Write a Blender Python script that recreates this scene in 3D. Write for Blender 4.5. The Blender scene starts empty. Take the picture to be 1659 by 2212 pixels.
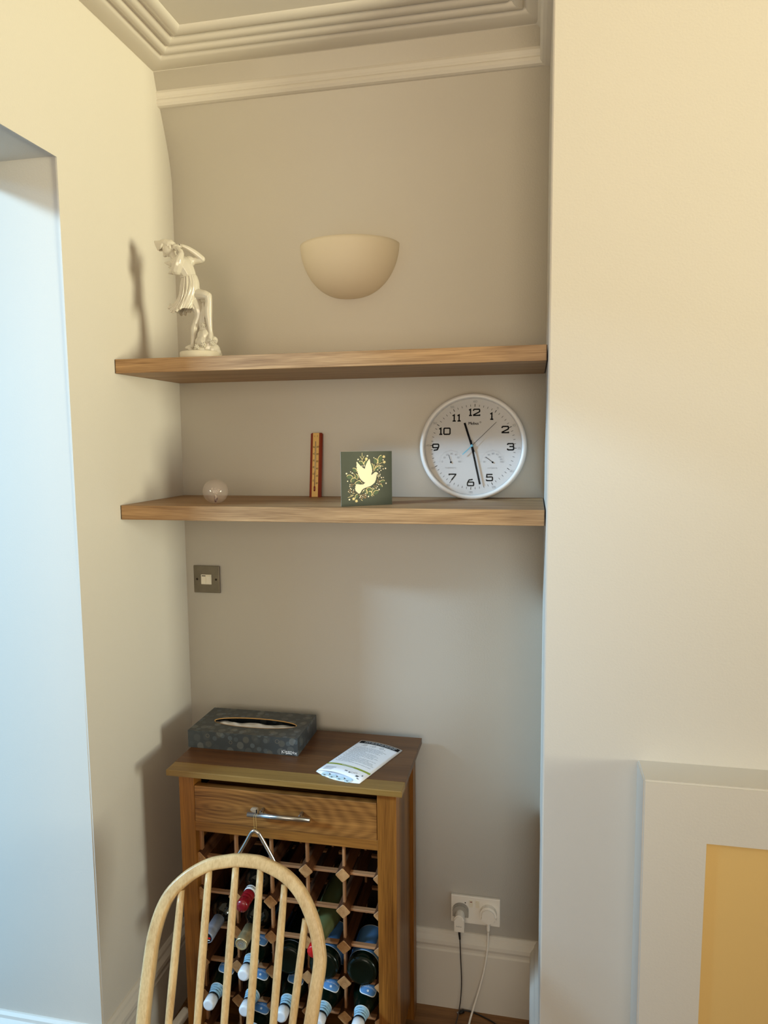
import bpy, bmesh, math, random
from mathutils import Vector, Matrix, Euler
random.seed(7)
S = bpy.context.scene
COL = S.collection
PI = math.pi

# ------------------------------------------------------------------ camera, world, lights, exposure
cam_d = bpy.data.cameras.new('camera'); cam = bpy.data.objects.new('camera', cam_d); COL.objects.link(cam)
yaw, pitch, roll = 0.2068, 0.1010, -0.0090
fw = Vector((-math.sin(yaw) * math.cos(pitch), math.cos(yaw) * math.cos(pitch), -math.sin(pitch)))
rt = Vector((math.cos(yaw), math.sin(yaw), 0)); up = rt.cross(fw)
r2 = rt * math.cos(roll) + up * math.sin(roll); u2 = up * math.cos(roll) - rt * math.sin(roll)
mw = Matrix((r2, u2, -fw)).transposed().to_4x4(); mw.translation = Vector((1.0574, -2.0330, 1.7219))
cam.matrix_world = mw
cam_d.sensor_fit = 'VERTICAL'; cam_d.sensor_height = 36.0; cam_d.sensor_width = 27.0
cam_d.lens = 1549.7 / 2212 * 36.0; cam_d.clip_start = 0.02
S.camera = cam

W = bpy.data.worlds.new('sky'); S.world = W; W.use_nodes = True
W.node_tree.nodes['Background'].inputs[0].default_value = (0.62, 0.80, 1.0, 1)
W.node_tree.nodes['Background'].inputs[1].default_value = 0.15


def area(name, loc, direction, sx, sy, power, color, spread=PI):
    d = bpy.data.lights.new(name, 'AREA'); d.shape = 'RECTANGLE'; d.size = sx; d.size_y = sy
    d.energy = power; d.color = color; d.spread = spread
    o = bpy.data.objects.new(name, d); COL.objects.link(o)
    o.location = loc; o.rotation_euler = Vector(direction).to_track_quat('-Z', 'Y').to_euler()
    return o


# daylight of the bay window on the left, the sunlit window on the right, plus added warm fills
area('bay_sky', (-4.9, -4.2, 4.4), (5.8, 4.1, -2.8), 1.6, 0.34, 66, (0.48, 0.76, 1.0), math.radians(60))
area('bay_sky_side', (-5.9, -3.6, 3.9), (6.8, 3.5, -2.3), 1.6, 0.5, 12, (0.30, 0.62, 1.0), math.radians(60))
area('bay_window', (-0.44, -0.92, 1.10), (1, 0, 0), 0.72, 1.7, 3.2, (0.22, 0.62, 1.0))
area('sunny_window', (6.05, -2.05, 1.80), (-1, 0.28, 0.10), 1.1, 1.6, 22, (0.92, 1.0, 0.93), math.radians(70))
area('sunny_upper_fill', (6.05, -2.05, 1.80), (-1, 0.28, 0.25), 1.1, 1.6, 20, (1.0, 0.84, 0.38), math.radians(50))  # added upward beam that brightens the upper walls
area('rear_fill', (1.15, -3.90, 1.70), (0, 1, 0), 1.9, 1.6, 34, (1.0, 0.86, 0.67))  # warm ambient fill added behind the camera, no known window there
area('rear_upper_fill', (1.15, -3.90, 1.90), (0, 1, 0.25), 1.9, 1.2, 3.4, (1.0, 0.72, 0.36), math.radians(60))  # added fill aimed up to lift the upper back wall

S.view_settings.view_transform = 'Standard'; S.view_settings.look = 'None'
S.view_settings.exposure = 0.1; S.view_settings.gamma = 1.0; S.view_settings.use_curve_mapping = False
S.cycles.use_denoising = True
S.cycles.max_bounces = 10; S.cycles.diffuse_bounces = 6; S.cycles.transmission_bounces = 8; S.cycles.transparent_max_bounces = 12
S.cycles.caustics_reflective = False; S.cycles.caustics_refractive = False


# ------------------------------------------------------------------ materials
def srgb(r, g, b):
    f = lambda c: (c / 12.92 if c <= 0.04045 else ((c + 0.055) / 1.055) ** 2.4)
    return (f(r / 255), f(g / 255), f(b / 255), 1)


def newmat(name):
    m = bpy.data.materials.new(name); m.use_nodes = True
    return m, m.node_tree.nodes, m.node_tree.links, m.node_tree.nodes['Principled BSDF']


def mat(name, col, rough=0.5, metal=0.0, bump=None, spec=0.5, coat=0.0, var=0.0, vscale=6.0):
    m, N, L, P = newmat(name)
    P.inputs['Base Color'].default_value = col; P.inputs['Roughness'].default_value = rough
    P.inputs['Metallic'].default_value = metal; P.inputs['Specular IOR Level'].default_value = spec
    P.inputs['Coat Weight'].default_value = coat; P.inputs['Coat Roughness'].default_value = 0.08
    tc = N.new('ShaderNodeTexCoord')
    if var:
        n = N.new('ShaderNodeTexNoise'); n.inputs['Scale'].default_value = vscale; n.inputs['Detail'].default_value = 3
        L.new(tc.outputs['Object'], n.inputs['Vector'])
        mx = N.new('ShaderNodeMix'); mx.data_type = 'RGBA'
        mx.inputs['A'].default_value = tuple(c * (1 - var) for c in col[:3]) + (1,)
        mx.inputs['B'].default_value = tuple(min(1, c * (1 + var)) for c in col[:3]) + (1,)
        L.new(n.outputs['Fac'], mx.inputs['Factor']); L.new(mx.outputs['Result'], P.inputs['Base Color'])
    if bump:
        n = N.new('ShaderNodeTexNoise'); n.inputs['Scale'].default_value = bump[0]; n.inputs['Detail'].default_value = 2
        L.new(tc.outputs['Object'], n.inputs['Vector'])
        b = N.new('ShaderNodeBump'); b.inputs['Strength'].default_value = bump[1]; b.inputs['Distance'].default_value = 0.002
        L.new(n.outputs['Fac'], b.inputs['Height']); L.new(b.outputs['Normal'], P.inputs['Normal'])
    return m


def wood(name, dark, light, axis=0, scale=1.0, rough=0.45, fine=1.0, rings=None, rand=0.0, spec=0.4):
    """long streaks along one axis; rings=(x, y, z, sx, sy, sz) adds cathedral figure around a centre"""
    m, N, L, P = newmat(name)
    P.inputs['Roughness'].default_value = rough; P.inputs['Specular IOR Level'].default_value = spec
    tc = N.new('ShaderNodeTexCoord')
    src = tc.outputs['Object']
    if rand:
        oi = N.new('ShaderNodeObjectInfo'); ad = N.new('ShaderNodeVectorMath'); ad.operation = 'ADD'
        ml = N.new('ShaderNodeVectorMath'); ml.operation = 'SCALE'; ml.inputs['Scale'].default_value = 5.0
        cx = N.new('ShaderNodeCombineXYZ')
        for i in range(3): L.new(oi.outputs['Random'], cx.inputs[i])
        L.new(cx.outputs[0], ml.inputs[0]); L.new(src, ad.inputs[0]); L.new(ml.outputs[0], ad.inputs[1]); src = ad.outputs[0]

    def noise(sl, sc, det, dist=0.0):
        mp = N.new('ShaderNodeMapping'); v = [sc, sc, sc]; v[axis] = sl
        mp.inputs['Scale'].default_value = v; L.new(src, mp.inputs['Vector'])
        n = N.new('ShaderNodeTexNoise'); n.inputs['Scale'].default_value = 1; n.inputs['Detail'].default_value = det
        n.inputs['Distortion'].default_value = dist; n.inputs['Roughness'].default_value = 0.6
        L.new(mp.outputs[0], n.inputs['Vector']); return n.outputs['Fac']
    a = noise(1.6 * scale, 26 * scale, 4, 0.6); b = noise(9 * scale, 420 * fine * scale, 2)
    ma = N.new('ShaderNodeMath'); ma.operation = 'MULTIPLY_ADD'; ma.inputs[1].default_value = 0.42
    mb = N.new('ShaderNodeMath'); mb.operation = 'MULTIPLY'; mb.inputs[1].default_value = 0.58
    L.new(a, mb.inputs[0]); L.new(b, ma.inputs[0]); L.new(mb.outputs[0], ma.inputs[2]); fac = ma.outputs[0]
    if rings:
        mp = N.new('ShaderNodeMapping'); mp.inputs['Location'].default_value = [-rings[i] * rings[3 + i] for i in range(3)]
        mp.inputs['Scale'].default_value = rings[3:6]; L.new(src, mp.inputs['Vector'])
        w = N.new('ShaderNodeTexWave'); w.wave_type = 'RINGS'; w.rings_direction = 'SPHERICAL'
        w.inputs['Scale'].default_value = 1.0; w.inputs['Distortion'].default_value = 4.0; w.inputs['Detail'].default_value = 1
        w.inputs['Detail Scale'].default_value = 0.6
        L.new(mp.outputs[0], w.inputs['Vector'])
        mm = N.new('ShaderNodeMath'); mm.operation = 'MULTIPLY_ADD'; mm.inputs[1].default_value = 0.09; mm.use_clamp = True
        sb = N.new('ShaderNodeMath'); sb.operation = 'SUBTRACT'; sb.inputs[1].default_value = 0.045
        L.new(fac, sb.inputs[0]); L.new(w.outputs['Fac'], mm.inputs[0]); L.new(sb.outputs[0], mm.inputs[2]); fac = mm.outputs[0]
    cr = N.new('ShaderNodeValToRGB'); cr.color_ramp.elements[0].position = 0.34; cr.color_ramp.elements[0].color = dark
    cr.color_ramp.elements[1].position = 0.66; cr.color_ramp.elements[1].color = light
    L.new(fac, cr.inputs[0])
    out = cr.outputs[0]
    if rand:
        hs = N.new('ShaderNodeHueSaturation'); mr = N.new('ShaderNodeMapRange')
        mr.inputs['To Min'].default_value = 1 - rand; mr.inputs['To Max'].default_value = 1 + rand
        L.new(oi.outputs['Random'], mr.inputs[0]); L.new(mr.outputs[0], hs.inputs['Value']); L.new(out, hs.inputs['Color']); out = hs.outputs[0]
    L.new(out, P.inputs['Base Color'])
    bp = N.new('ShaderNodeBump'); bp.inputs['Strength'].default_value = 0.12; bp.inputs['Distance'].default_value = 0.001
    L.new(b, bp.inputs['Height']); L.new(bp.outputs[0], P.inputs['Normal'])
    return m


def glass_sheet(name, tint=(1, 1, 1, 1), f0=0.08):
    """thin clear sheet: transparent with a Fresnel mirror on top"""
    m, N, L, P = newmat(name); N.remove(P); out = N['Material Output']
    t = N.new('ShaderNodeBsdfTransparent'); t.inputs[0].default_value = tint
    g = N.new('ShaderNodeBsdfGlossy'); g.inputs['Roughness'].default_value = 0.0
    lw = N.new('ShaderNodeLayerWeight'); lw.inputs[0].default_value = 0.35
    mr = N.new('ShaderNodeMapRange'); mr.inputs['To Min'].default_value = f0; mr.inputs['To Max'].default_value = 0.6
    L.new(lw.outputs['Facing'], mr.inputs[0])
    pw = N.new('ShaderNodeMath'); pw.operation = 'POWER'; pw.inputs[1].default_value = 4.0
    L.new(lw.outputs['Facing'], pw.inputs[0]); L.new(pw.outputs[0], mr.inputs[0])
    mx = N.new('ShaderNodeMixShader'); L.new(mr.outputs[0], mx.inputs[0]); L.new(t.outputs[0], mx.inputs[1]); L.new(g.outputs[0], mx.inputs[2])
    L.new(mx.outputs[0], out.inputs[0]); return m


M = {}
M['wall'] = mat('cream_wall_paint', srgb(211, 206, 197), 0.75, bump=(220, 0.13), spec=0.25, var=0.015, vscale=3)
M['ceiling'] = mat('ceiling_paint', srgb(218, 213, 204), 0.85, spec=0.2)
M['trim'] = mat('satin_trim_paint', srgb(213, 208, 199), 0.4, bump=(60, 0.04))
M['jamb'] = mat('white_trim_paint', srgb(220, 217, 210), 0.45)
M['tan'] = mat('tan_board', srgb(222, 186, 118), 0.6, bump=(300, 0.05))
M['plaster'] = mat('plaster_sconce', srgb(232, 220, 196), 0.6, bump=(120, 0.05))
M['floor'] = wood('oak_floor', srgb(86, 58, 30), srgb(140, 100, 60), 0, 1.0, 0.4, rand=0.12)
M['shelf'] = wood('oak_veneer', srgb(120, 86, 53), srgb(186, 149, 106), 0, 1.3, 0.5)
M['gap_shade'] = mat('shelf_gap_shade', srgb(52, 36, 22), 0.7)  # dark strips standing in for the shadow gap between shelf and wall
M['oak_v'] = wood('golden_oak_upright', srgb(92, 52, 14), srgb(160, 104, 42), 2, 1.0, 0.40)
M['oak_h'] = wood('golden_oak_rail', srgb(98, 58, 20), srgb(160, 106, 46), 0, 1.0, 0.40)
M['oak_top'] = wood('brown_oak_top', srgb(66, 38, 18), srgb(112, 74, 42), 0, 0.8, 0.36)
M['oak_pale'] = wood('pale_oak_edge', srgb(120, 90, 44), srgb(152, 120, 66), 0, 0.9, 0.38)  # paler oak tone for the front board of the top
M['oak_drawer'] = wood('figured_oak_drawer', srgb(96, 58, 22), srgb(164, 112, 56), 0, 1.0, 0.42, rings=(-0.18, -0.145, 0.752, 8, .5, 30))
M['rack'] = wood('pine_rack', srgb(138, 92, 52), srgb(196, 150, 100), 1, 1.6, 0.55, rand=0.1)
M['flank_shade'] = wood('rack_flank_shade', srgb(58, 30, 14), srgb(104, 62, 32), 1, 1.6, 0.6, rand=0.1)  # bar sides coloured darker to put the shade inside the rack
M['inside'] = wood('inner_panel_shade', srgb(26, 13, 6), srgb(44, 24, 12), 2, 1.0, 0.6)  # near-black colour stands in for the shade deep in the cells
M['rack_slat'] = wood('rack_slat_wood', srgb(126, 82, 50), srgb(184, 134, 92), 2, 1.6, 0.55, rand=0.1)
M['beech'] = wood('beech', srgb(184, 148, 100), srgb(220, 190, 140), 2, 0.8, 0.34, fine=0.8)
M['steel'] = mat('brushed_steel', srgb(196, 198, 200), 0.26, 1.0)
M['chrome'] = mat('polished_steel_rod', srgb(214, 216, 218), 0.14, 1.0)
M['nickel'] = mat('tarnished_nickel', srgb(128, 120, 106), 0.36, 1.0, var=0.2, vscale=40)
M['screw'] = mat('dark_screw', srgb(56, 48, 40), 0.4, 0.8)
M['switch_white'] = mat('ivory_plastic', srgb(232, 226, 208), 0.35)
M['white_plastic'] = mat('white_plastic', srgb(236, 232, 224), 0.35)
M['grey_plastic'] = mat('grey_plastic', srgb(158, 154, 146), 0.45)
M['black'] = mat('black_plastic', srgb(22, 21, 21), 0.45)
M['cable_grey'] = mat('dark_grey_cable', srgb(58, 52, 50), 0.5)
M['ink'] = mat('black_ink', srgb(12, 12, 14), 0.85, spec=0.15)
M['ink_soft'] = mat('grey_ink', srgb(132, 134, 138), 0.7)
M['ink_pale'] = mat('pale_grey_ink', srgb(176, 178, 182), 0.7)
M['clock_white'] = mat('clock_white', srgb(184, 182, 182), 0.45)
M['clock_rim'] = mat('clock_rim_white', srgb(222, 220, 218), 0.3)
M['hand_blue'] = mat('light_blue_enamel', srgb(92, 168, 196), 0.4)
M['clock_glass'] = glass_sheet('clock_glass', f0=0.003)
M['therm_wood'] = wood('mahogany', srgb(112, 34, 12), srgb(158, 64, 30), 2, 1.2, 0.4, spec=0.25)
M['brass'] = mat('brass_plate', srgb(228, 186, 112), 0.28, 0.15)
M['tube'] = mat('thermometer_tube', srgb(190, 176, 150), 0.1, coat=0.5)
M['red_spirit'] = mat('red_spirit', srgb(120, 10, 14), 0.2)
M['card'] = mat('dark_green_card', srgb(50, 58, 42), 0.5, var=0.12, vscale=18)
M['card_back'] = mat('card_white', srgb(226, 222, 210), 0.7)
M['dove'] = mat('gilded_cream_print', srgb(252, 236, 204), 0.4)
M['leaf_print'] = mat('sage_print', srgb(80, 100, 70), 0.6)
M['gold_print'] = mat('pale_gold_print', srgb(236, 220, 160), 0.4, 0.1)
M['berry_print'] = mat('ivory_berry_print', srgb(250, 238, 212), 0.5)
M['berry_brown'] = mat('brown_berry_print', srgb(176, 140, 96), 0.5)
M['porcelain'] = mat('glazed_porcelain', srgb(206, 200, 186), 0.12, coat=0.5)
M['porcelain_base'] = mat('matt_white_base', srgb(216, 208, 188), 0.45)
M['flute_dark'] = mat('dark_pipe', srgb(80, 66, 52), 0.4)
M['gold_rim'] = mat('gold_rim', srgb(206, 160, 96), 0.5)
M['ring_grey'] = mat('ring_print', srgb(128, 122, 108), 0.5)
M['tissue'] = mat('tissue_paper', srgb(236, 236, 238), 0.9)
M['kl_white'] = mat('white_print', srgb(240, 244, 248), 0.6)
M['kl_navy'] = mat('navy_print', srgb(24, 34, 52), 0.6)
M['paper'] = mat('leaflet_paper', srgb(236, 238, 244), 0.5)
M['paper_blue'] = mat('pale_blue_print', srgb(206, 232, 244), 0.5)
M['olive'] = mat('olive_green_print', srgb(140, 156, 52), 0.5)
M['green_glass'] = mat('dark_green_glass', srgb(6, 18, 11), 0.20, spec=0.3)
M['wine_glass_dark'] = mat('black_green_glass', srgb(8, 10, 8), 0.05, spec=0.6)
M['pale_glass'] = mat('pale_olive_glass', srgb(84, 92, 60), 0.08, spec=0.6)
M['foil_red'] = mat('dark_red_foil', srgb(126, 16, 28), 0.25, coat=0.4)
M['foil_grey'] = mat('grey_blue_foil', srgb(142, 146, 160), 0.4, 0.3)
M['foil_gold'] = mat('pale_gold_foil', srgb(206, 192, 150), 0.28, 0.7)
M['foil_bright_red'] = mat('bright_red_foil', srgb(196, 20, 24), 0.3, coat=0.3)
M['cap_white'] = mat('white_cap', srgb(240, 242, 246), 0.35)
M['label_blue'] = mat('blue_label', srgb(96, 146, 200), 0.45)
M['label_blue_pale'] = mat('pale_blue_label', srgb(160, 202, 226), 0.45)
M['label_white'] = mat('white_label', srgb(236, 238, 240), 0.5)
M['string'] = mat('gold_string', srgb(196, 160, 90), 0.6)
M['grip'] = wood('driftwood_grip', srgb(120, 100, 78), srgb(178, 156, 130), 0, 2, 0.6)


def tissue_box_mat():
    """charcoal card printed with soft overlapping pale discs (uv in metres)"""
    m, N, L, P = newmat('charcoal_bokeh_card'); P.inputs['Roughness'].default_value = 0.42
    uv = N.new('ShaderNodeUVMap'); base = srgb(62, 68, 72); cur = None
    rgb = N.new('ShaderNodeRGB'); rgb.outputs[0].default_value = base; cur = rgb.outputs[0]
    for sc, rad, col, amt, off in ((33, 0.36, srgb(150, 152, 146), 0.34, 0), (46, 0.33, srgb(122, 138, 148), 0.32, 3.7), (28, 0.28, srgb(132, 128, 112), 0.28, 8.1)):
        mp = N.new('ShaderNodeMapping'); mp.inputs['Scale'].default_value = (sc, sc, sc); mp.inputs['Location'].default_value = (off, off * 1.3, 0)
        L.new(uv.outputs[0], mp.inputs[0])
        v = N.new('ShaderNodeTexVoronoi'); v.voronoi_dimensions = '2D'; v.inputs['Scale'].default_value = 1; v.inputs['Randomness'].default_value = 0.75
        L.new(mp.outputs[0], v.inputs['Vector'])
        lt = N.new('ShaderNodeMapRange'); lt.inputs['From Min'].default_value = rad; lt.inputs['From Max'].default_value = rad - 0.04
        L.new(v.outputs['Distance'], lt.inputs[0])
        sx = N.new('ShaderNodeSeparateColor'); L.new(v.outputs['Color'], sx.inputs[0])
        pw = N.new('ShaderNodeMath'); pw.operation = 'POWER'; pw.inputs[1].default_value = 1.8; L.new(sx.outputs[0], pw.inputs[0])
        m1 = N.new('ShaderNodeMath'); m1.operation = 'MULTIPLY'; L.new(lt.outputs[0], m1.inputs[0]); L.new(pw.outputs[0], m1.inputs[1])
        m2 = N.new('ShaderNodeMath'); m2.operation = 'MULTIPLY'; m2.inputs[1].default_value = amt; L.new(m1.outputs[0], m2.inputs[0])
        mx = N.new('ShaderNodeMix'); mx.data_type = 'RGBA'; mx.inputs['B'].default_value = col
        L.new(m2.outputs[0], mx.inputs['Factor']); L.new(cur, mx.inputs['A']); cur = mx.outputs['Result']
    L.new(cur, P.inputs['Base Color']); return m


M['box'] = tissue_box_mat()
mg, N_, L_, P_ = newmat('clear_glass_ball')
P_.inputs['Roughness'].default_value = 0.0; P_.inputs['Base Color'].default_value = srgb(206, 188, 178); P_.inputs['Alpha'].default_value = 0.20
P_.inputs['Specular IOR Level'].default_value = 0.9; P_.inputs['Coat Weight'].default_value = 1.0; P_.inputs['Coat Roughness'].default_value = 0.0
M['ball'] = mg
M['bubble'] = mat('bubble_film', srgb(214, 196, 184), 0.1)
M['bubble_dark'] = mat('plum_core', srgb(74, 36, 40), 0.3)


# ------------------------------------------------------------------ mesh helpers
def nb(): return bmesh.new()


def merge(bm, src, mi=0):
    mp = {v: bm.verts.new(v.co) for v in src.verts}
    for f in src.faces:
        try:
            g = bm.faces.new([mp[v] for v in f.verts]); g.material_index = mi; g.smooth = f.smooth
        except ValueError: pass
    src.free()


def bx(bm, x0, x1, y0, y1, z0, z1, bev=0.0, mi=0, seg=2):
    t = bmesh.new(); bmesh.ops.create_cube(t, size=1)
    for v in t.verts:
        v.co = Vector((x0 + (v.co.x + .5) * (x1 - x0), y0 + (v.co.y + .5) * (y1 - y0), z0 + (v.co.z + .5) * (z1 - z0)))
    if bev: bmesh.ops.bevel(t, geom=list(t.edges), offset=bev, segments=seg, affect='EDGES', profile=0.5)
    merge(bm, t, mi); return bm


def prism(bm, pts, a0, a1, axis=0, mi=0, smooth=False):
    """polygon pts (two coordinates) extruded along axis from a0 to a1"""
    def mk(p, a): return Vector((a, p[0], p[1])) if axis == 0 else (Vector((p[0], a, p[1])) if axis == 1 else Vector((p[0], p[1], a)))
    A = [bm.verts.new(mk(p, a0)) for p in pts]; B = [bm.verts.new(mk(p, a1)) for p in pts]; n = len(pts)
    for vs in (A[::-1], B):
        f = bm.faces.new(vs); f.material_index = mi
    for i in range(n):
        f = bm.faces.new([A[i], A[(i + 1) % n], B[(i + 1) % n], B[i]]); f.material_index = mi; f.smooth = smooth
    return bm


def lathe(bm, prof, n=32, mi=0, cap=True, mat4=None, smooth=True):
    """prof: (radius, z) from bottom to top, about local z"""
    rings = []
    for r, z in prof:
        rings.append([bm.verts.new(Vector((r * math.cos(2 * PI * k / n), r * math.sin(2 * PI * k / n), z))) for k in range(n)])
    for a, b in zip(rings, rings[1:]):
        for k in range(n):
            f = bm.faces.new([a[k], a[(k + 1) % n], b[(k + 1) % n], b[k]]); f.material_index = mi; f.smooth = smooth
    if cap:
        f = bm.faces.new(rings[0][::-1]); f.material_index = mi
        f = bm.faces.new(rings[-1]); f.material_index = mi
    if mat4:
        for ring in rings:
            for v in ring: v.co = mat4 @ v.co
    return bm


def ball(bm, c, r, seg=16, mi=0, sc=(1, 1, 1), rot=None):
    t = bmesh.new(); bmesh.ops.create_uvsphere(t, u_segments=seg, v_segments=max(6, seg // 2), radius=1)
    R = rot.to_matrix() if rot else Matrix.Identity(3)
    for v in t.verts: v.co = Vector(c) + R @ Vector((v.co.x * r * sc[0], v.co.y * r * sc[1], v.co.z * r * sc[2]))
    for f in t.faces: f.smooth = True
    merge(bm, t, mi); return bm


def catmull(pts, n=8):
    P = [Vector(p) for p in pts]; out = []
    for i in range(len(P) - 1):
        p0, p1, p2, p3 = P[max(i - 1, 0)], P[i], P[i + 1], P[min(i + 2, len(P) - 1)]
        for k in range(n):
            t = k / n
            out.append(0.5 * ((2 * p1) + (p2 - p0) * t + (2 * p0 - 5 * p1 + 4 * p2 - p3) * t * t + (3 * p1 - p0 - 3 * p2 + p3) * t ** 3))
    out.append(P[-1]); return out


def sweep(bm, pts, section, mi=0, upv=None, smooth=True, cap=True):
    """sweep a section along pts; section: function(i, n) -> list of (a, b) in the (side, up) frame, or a radius list/number"""
    P = [Vector(p) for p in pts]; n = len(P); rings = []; prev = None
    for i in range(n):
        t = (P[min(i + 1, n - 1)] - P[max(i - 1, 0)]).normalized()
        if upv is not None: u = Vector(upv)
        elif prev is not None: u = prev
        else: u = Vector((0, 0, 1)) if abs(t.z) < 0.9 else Vector((0, 1, 0))
        u = (u - t * u.dot(t)).normalized(); prev = u; s = t.cross(u)
        sec = section(i, n) if callable(section) else None
        if sec is None:
            r = section[i] if isinstance(section, (list, tuple)) else section
            sec = [(r * math.cos(2 * PI * k / 12), r * math.sin(2 * PI * k / 12)) for k in range(12)]
        rings.append([bm.verts.new(P[i] + s * a + u * b) for a, b in sec])
    m = len(rings[0])
    for A, B in zip(rings, rings[1:]):
        for k in range(m):
            f = bm.faces.new([A[k], A[(k + 1) % m], B[(k + 1) % m], B[k]]); f.material_index = mi; f.smooth = smooth
    if cap:
        for r in (rings[0][::-1], rings[-1]):
            f = bm.faces.new(r); f.material_index = mi
    return bm


def rrect(w, h, r, k=3):
    out = []
    for cx, cy, a0 in ((w / 2 - r, h / 2 - r, 0), (-w / 2 + r, h / 2 - r, PI / 2), (-w / 2 + r, -h / 2 + r, PI), (w / 2 - r, -h / 2 + r, 1.5 * PI)):
        for i in range(k + 1):
            a = a0 + PI / 2 * i / k; out.append((cx + r * math.cos(a), cy + r * math.sin(a)))
    return out


def mould(path, prof, i):
    """segment i of a moulding: prof (offset into the room, z) along path (x, y), mitred at the corners; the room lies right of the path"""
    P = [Vector(p) for p in path]; n = len(P)
    nrm = []
    for a, b in zip(P, P[1:]):
        d = (b - a).normalized(); nrm.append(Vector((d.y, -d.x)))

    def off(j):
        if j == 0: return nrm[0]
        if j == n - 1: return nrm[-1]
        a, b = nrm[j - 1], nrm[j]
        return (a + b) / (1 + a.dot(b))
    bm = nb(); rows = []
    for j in (i, i + 1):
        o = off(j); rows.append([bm.verts.new(Vector((P[j].x + o.x * d, P[j].y + o.y * d, z))) for d, z in prof])
    for k in range(len(prof) - 1):
        bm.faces.new([rows[0][k], rows[1][k], rows[1][k + 1], rows[0][k + 1]])
    bm.faces.new(rows[0]); bm.faces.new(rows[1][::-1])
    return bm


def link(name, bm, mats, parent=None, origin=None, local=False):
    bmesh.ops.recalc_face_normals(bm, faces=bm.faces)
    me = bpy.data.meshes.new(name); bm.to_mesh(me); bm.free()
    for m in (mats if isinstance(mats, (list, tuple)) else [mats]): me.materials.append(m)
    o = bpy.data.objects.new(name, me); COL.objects.link(o)
    if parent is not None:
        o.parent = parent
        if not local:
            w = Vector((0, 0, 0)); q = parent
            while q is not None: w += q.location; q = q.parent
            me.transform(Matrix.Translation(-w))
    elif origin is not None:
        me.transform(Matrix.Translation(-Vector(origin))); o.location = origin
    return o


def tag(o, label=None, cat=None, group=None, kind=None):
    if label: o['label'] = label
    if cat: o['category'] = cat
    if group: o['group'] = group
    if kind: o['kind'] = kind
    return o


def thing(name, label, cat, loc=(0, 0, 0), rot=(0, 0, 0), group=None):
    o = bpy.data.objects.new(name, None); o.empty_display_size = 0.05; COL.objects.link(o)
    o.location = loc; o.rotation_euler = rot
    return tag(o, label, cat, group)


def struct(name, bm, m, label=None): return tag(link(name, bm, m), label, None, None, 'structure')


def text_verts(s, size, xs=1.0, align='CENTER'):
    c = bpy.data.curves.new('lettering', 'FONT'); c.body = s; c.size = size; c.align_x = align; c.align_y = 'CENTER'; c.resolution_u = 2
    o = bpy.data.objects.new('lettering', c); COL.objects.link(o)
    bpy.context.view_layer.update()
    me = bpy.data.meshes.new_from_object(o.evaluated_get(bpy.context.evaluated_depsgraph_get()))
    V = [(v.co.x * xs, v.co.y) for v in me.vertices]; F = [list(p.vertices) for p in me.polygons]
    bpy.data.objects.remove(o); bpy.data.curves.remove(c); bpy.data.meshes.remove(me)
    return V, F


def add_text(bm, s, size, fn, xs=1.0, align='CENTER', mi=0):
    V, F = text_verts(s, size, xs, align)
    vs = [bm.verts.new(fn(x, y)) for x, y in V]
    for f in F:
        try: bm.faces.new([vs[i] for i in f]).material_index = mi
        except ValueError: pass


def stroke(bm, pts, w, fn, closed=False, mi=0):
    """flat ribbon of width w along 2-D pts, mitred; fn maps (x, y) to 3-D"""
    P = [Vector(p) for p in pts]; n = len(P); L = []; R = []
    for i in range(n):
        a = P[i - 1] if (i > 0 or closed) else None; b = P[(i + 1) % n] if (i < n - 1 or closed) else None
        d1 = (P[i] - a).normalized() if a is not None else None; d2 = (b - P[i]).normalized() if b is not None else None
        n1 = Vector((-d1.y, d1.x)) if d1 is not None else None; n2 = Vector((-d2.y, d2.x)) if d2 is not None else None
        if n1 is None: o = n2
        elif n2 is None: o = n1
        else: o = (n1 + n2) / max(0.4, 1 + n1.dot(n2))
        L.append(bm.verts.new(fn(*(P[i] + o * w / 2)))); R.append(bm.verts.new(fn(*(P[i] - o * w / 2))))
    for i in range(n if closed else n - 1):
        j = (i + 1) % n; bm.faces.new([R[i], R[j], L[j], L[i]]).material_index = mi


def poly(bm, pts, fn, mi=0):
    vs = [bm.verts.new(fn(*p)) for p in pts]
    es = [bm.edges.new((vs[i], vs[(i + 1) % len(vs)])) for i in range(len(vs))]
    r = bmesh.ops.triangle_fill(bm, edges=es, use_beauty=True)
    for g in r['geom']:
        if isinstance(g, bmesh.types.BMFace): g.material_index = mi


def disc(bm, c, r, fn, n=14, mi=0, r2=None):
    vs = [bm.verts.new(fn(c[0] + r * math.cos(2 * PI * k / n), c[1] + (r2 or r) * math.sin(2 * PI * k / n))) for k in range(n)]
    bm.faces.new(vs).material_index = mi


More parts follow.
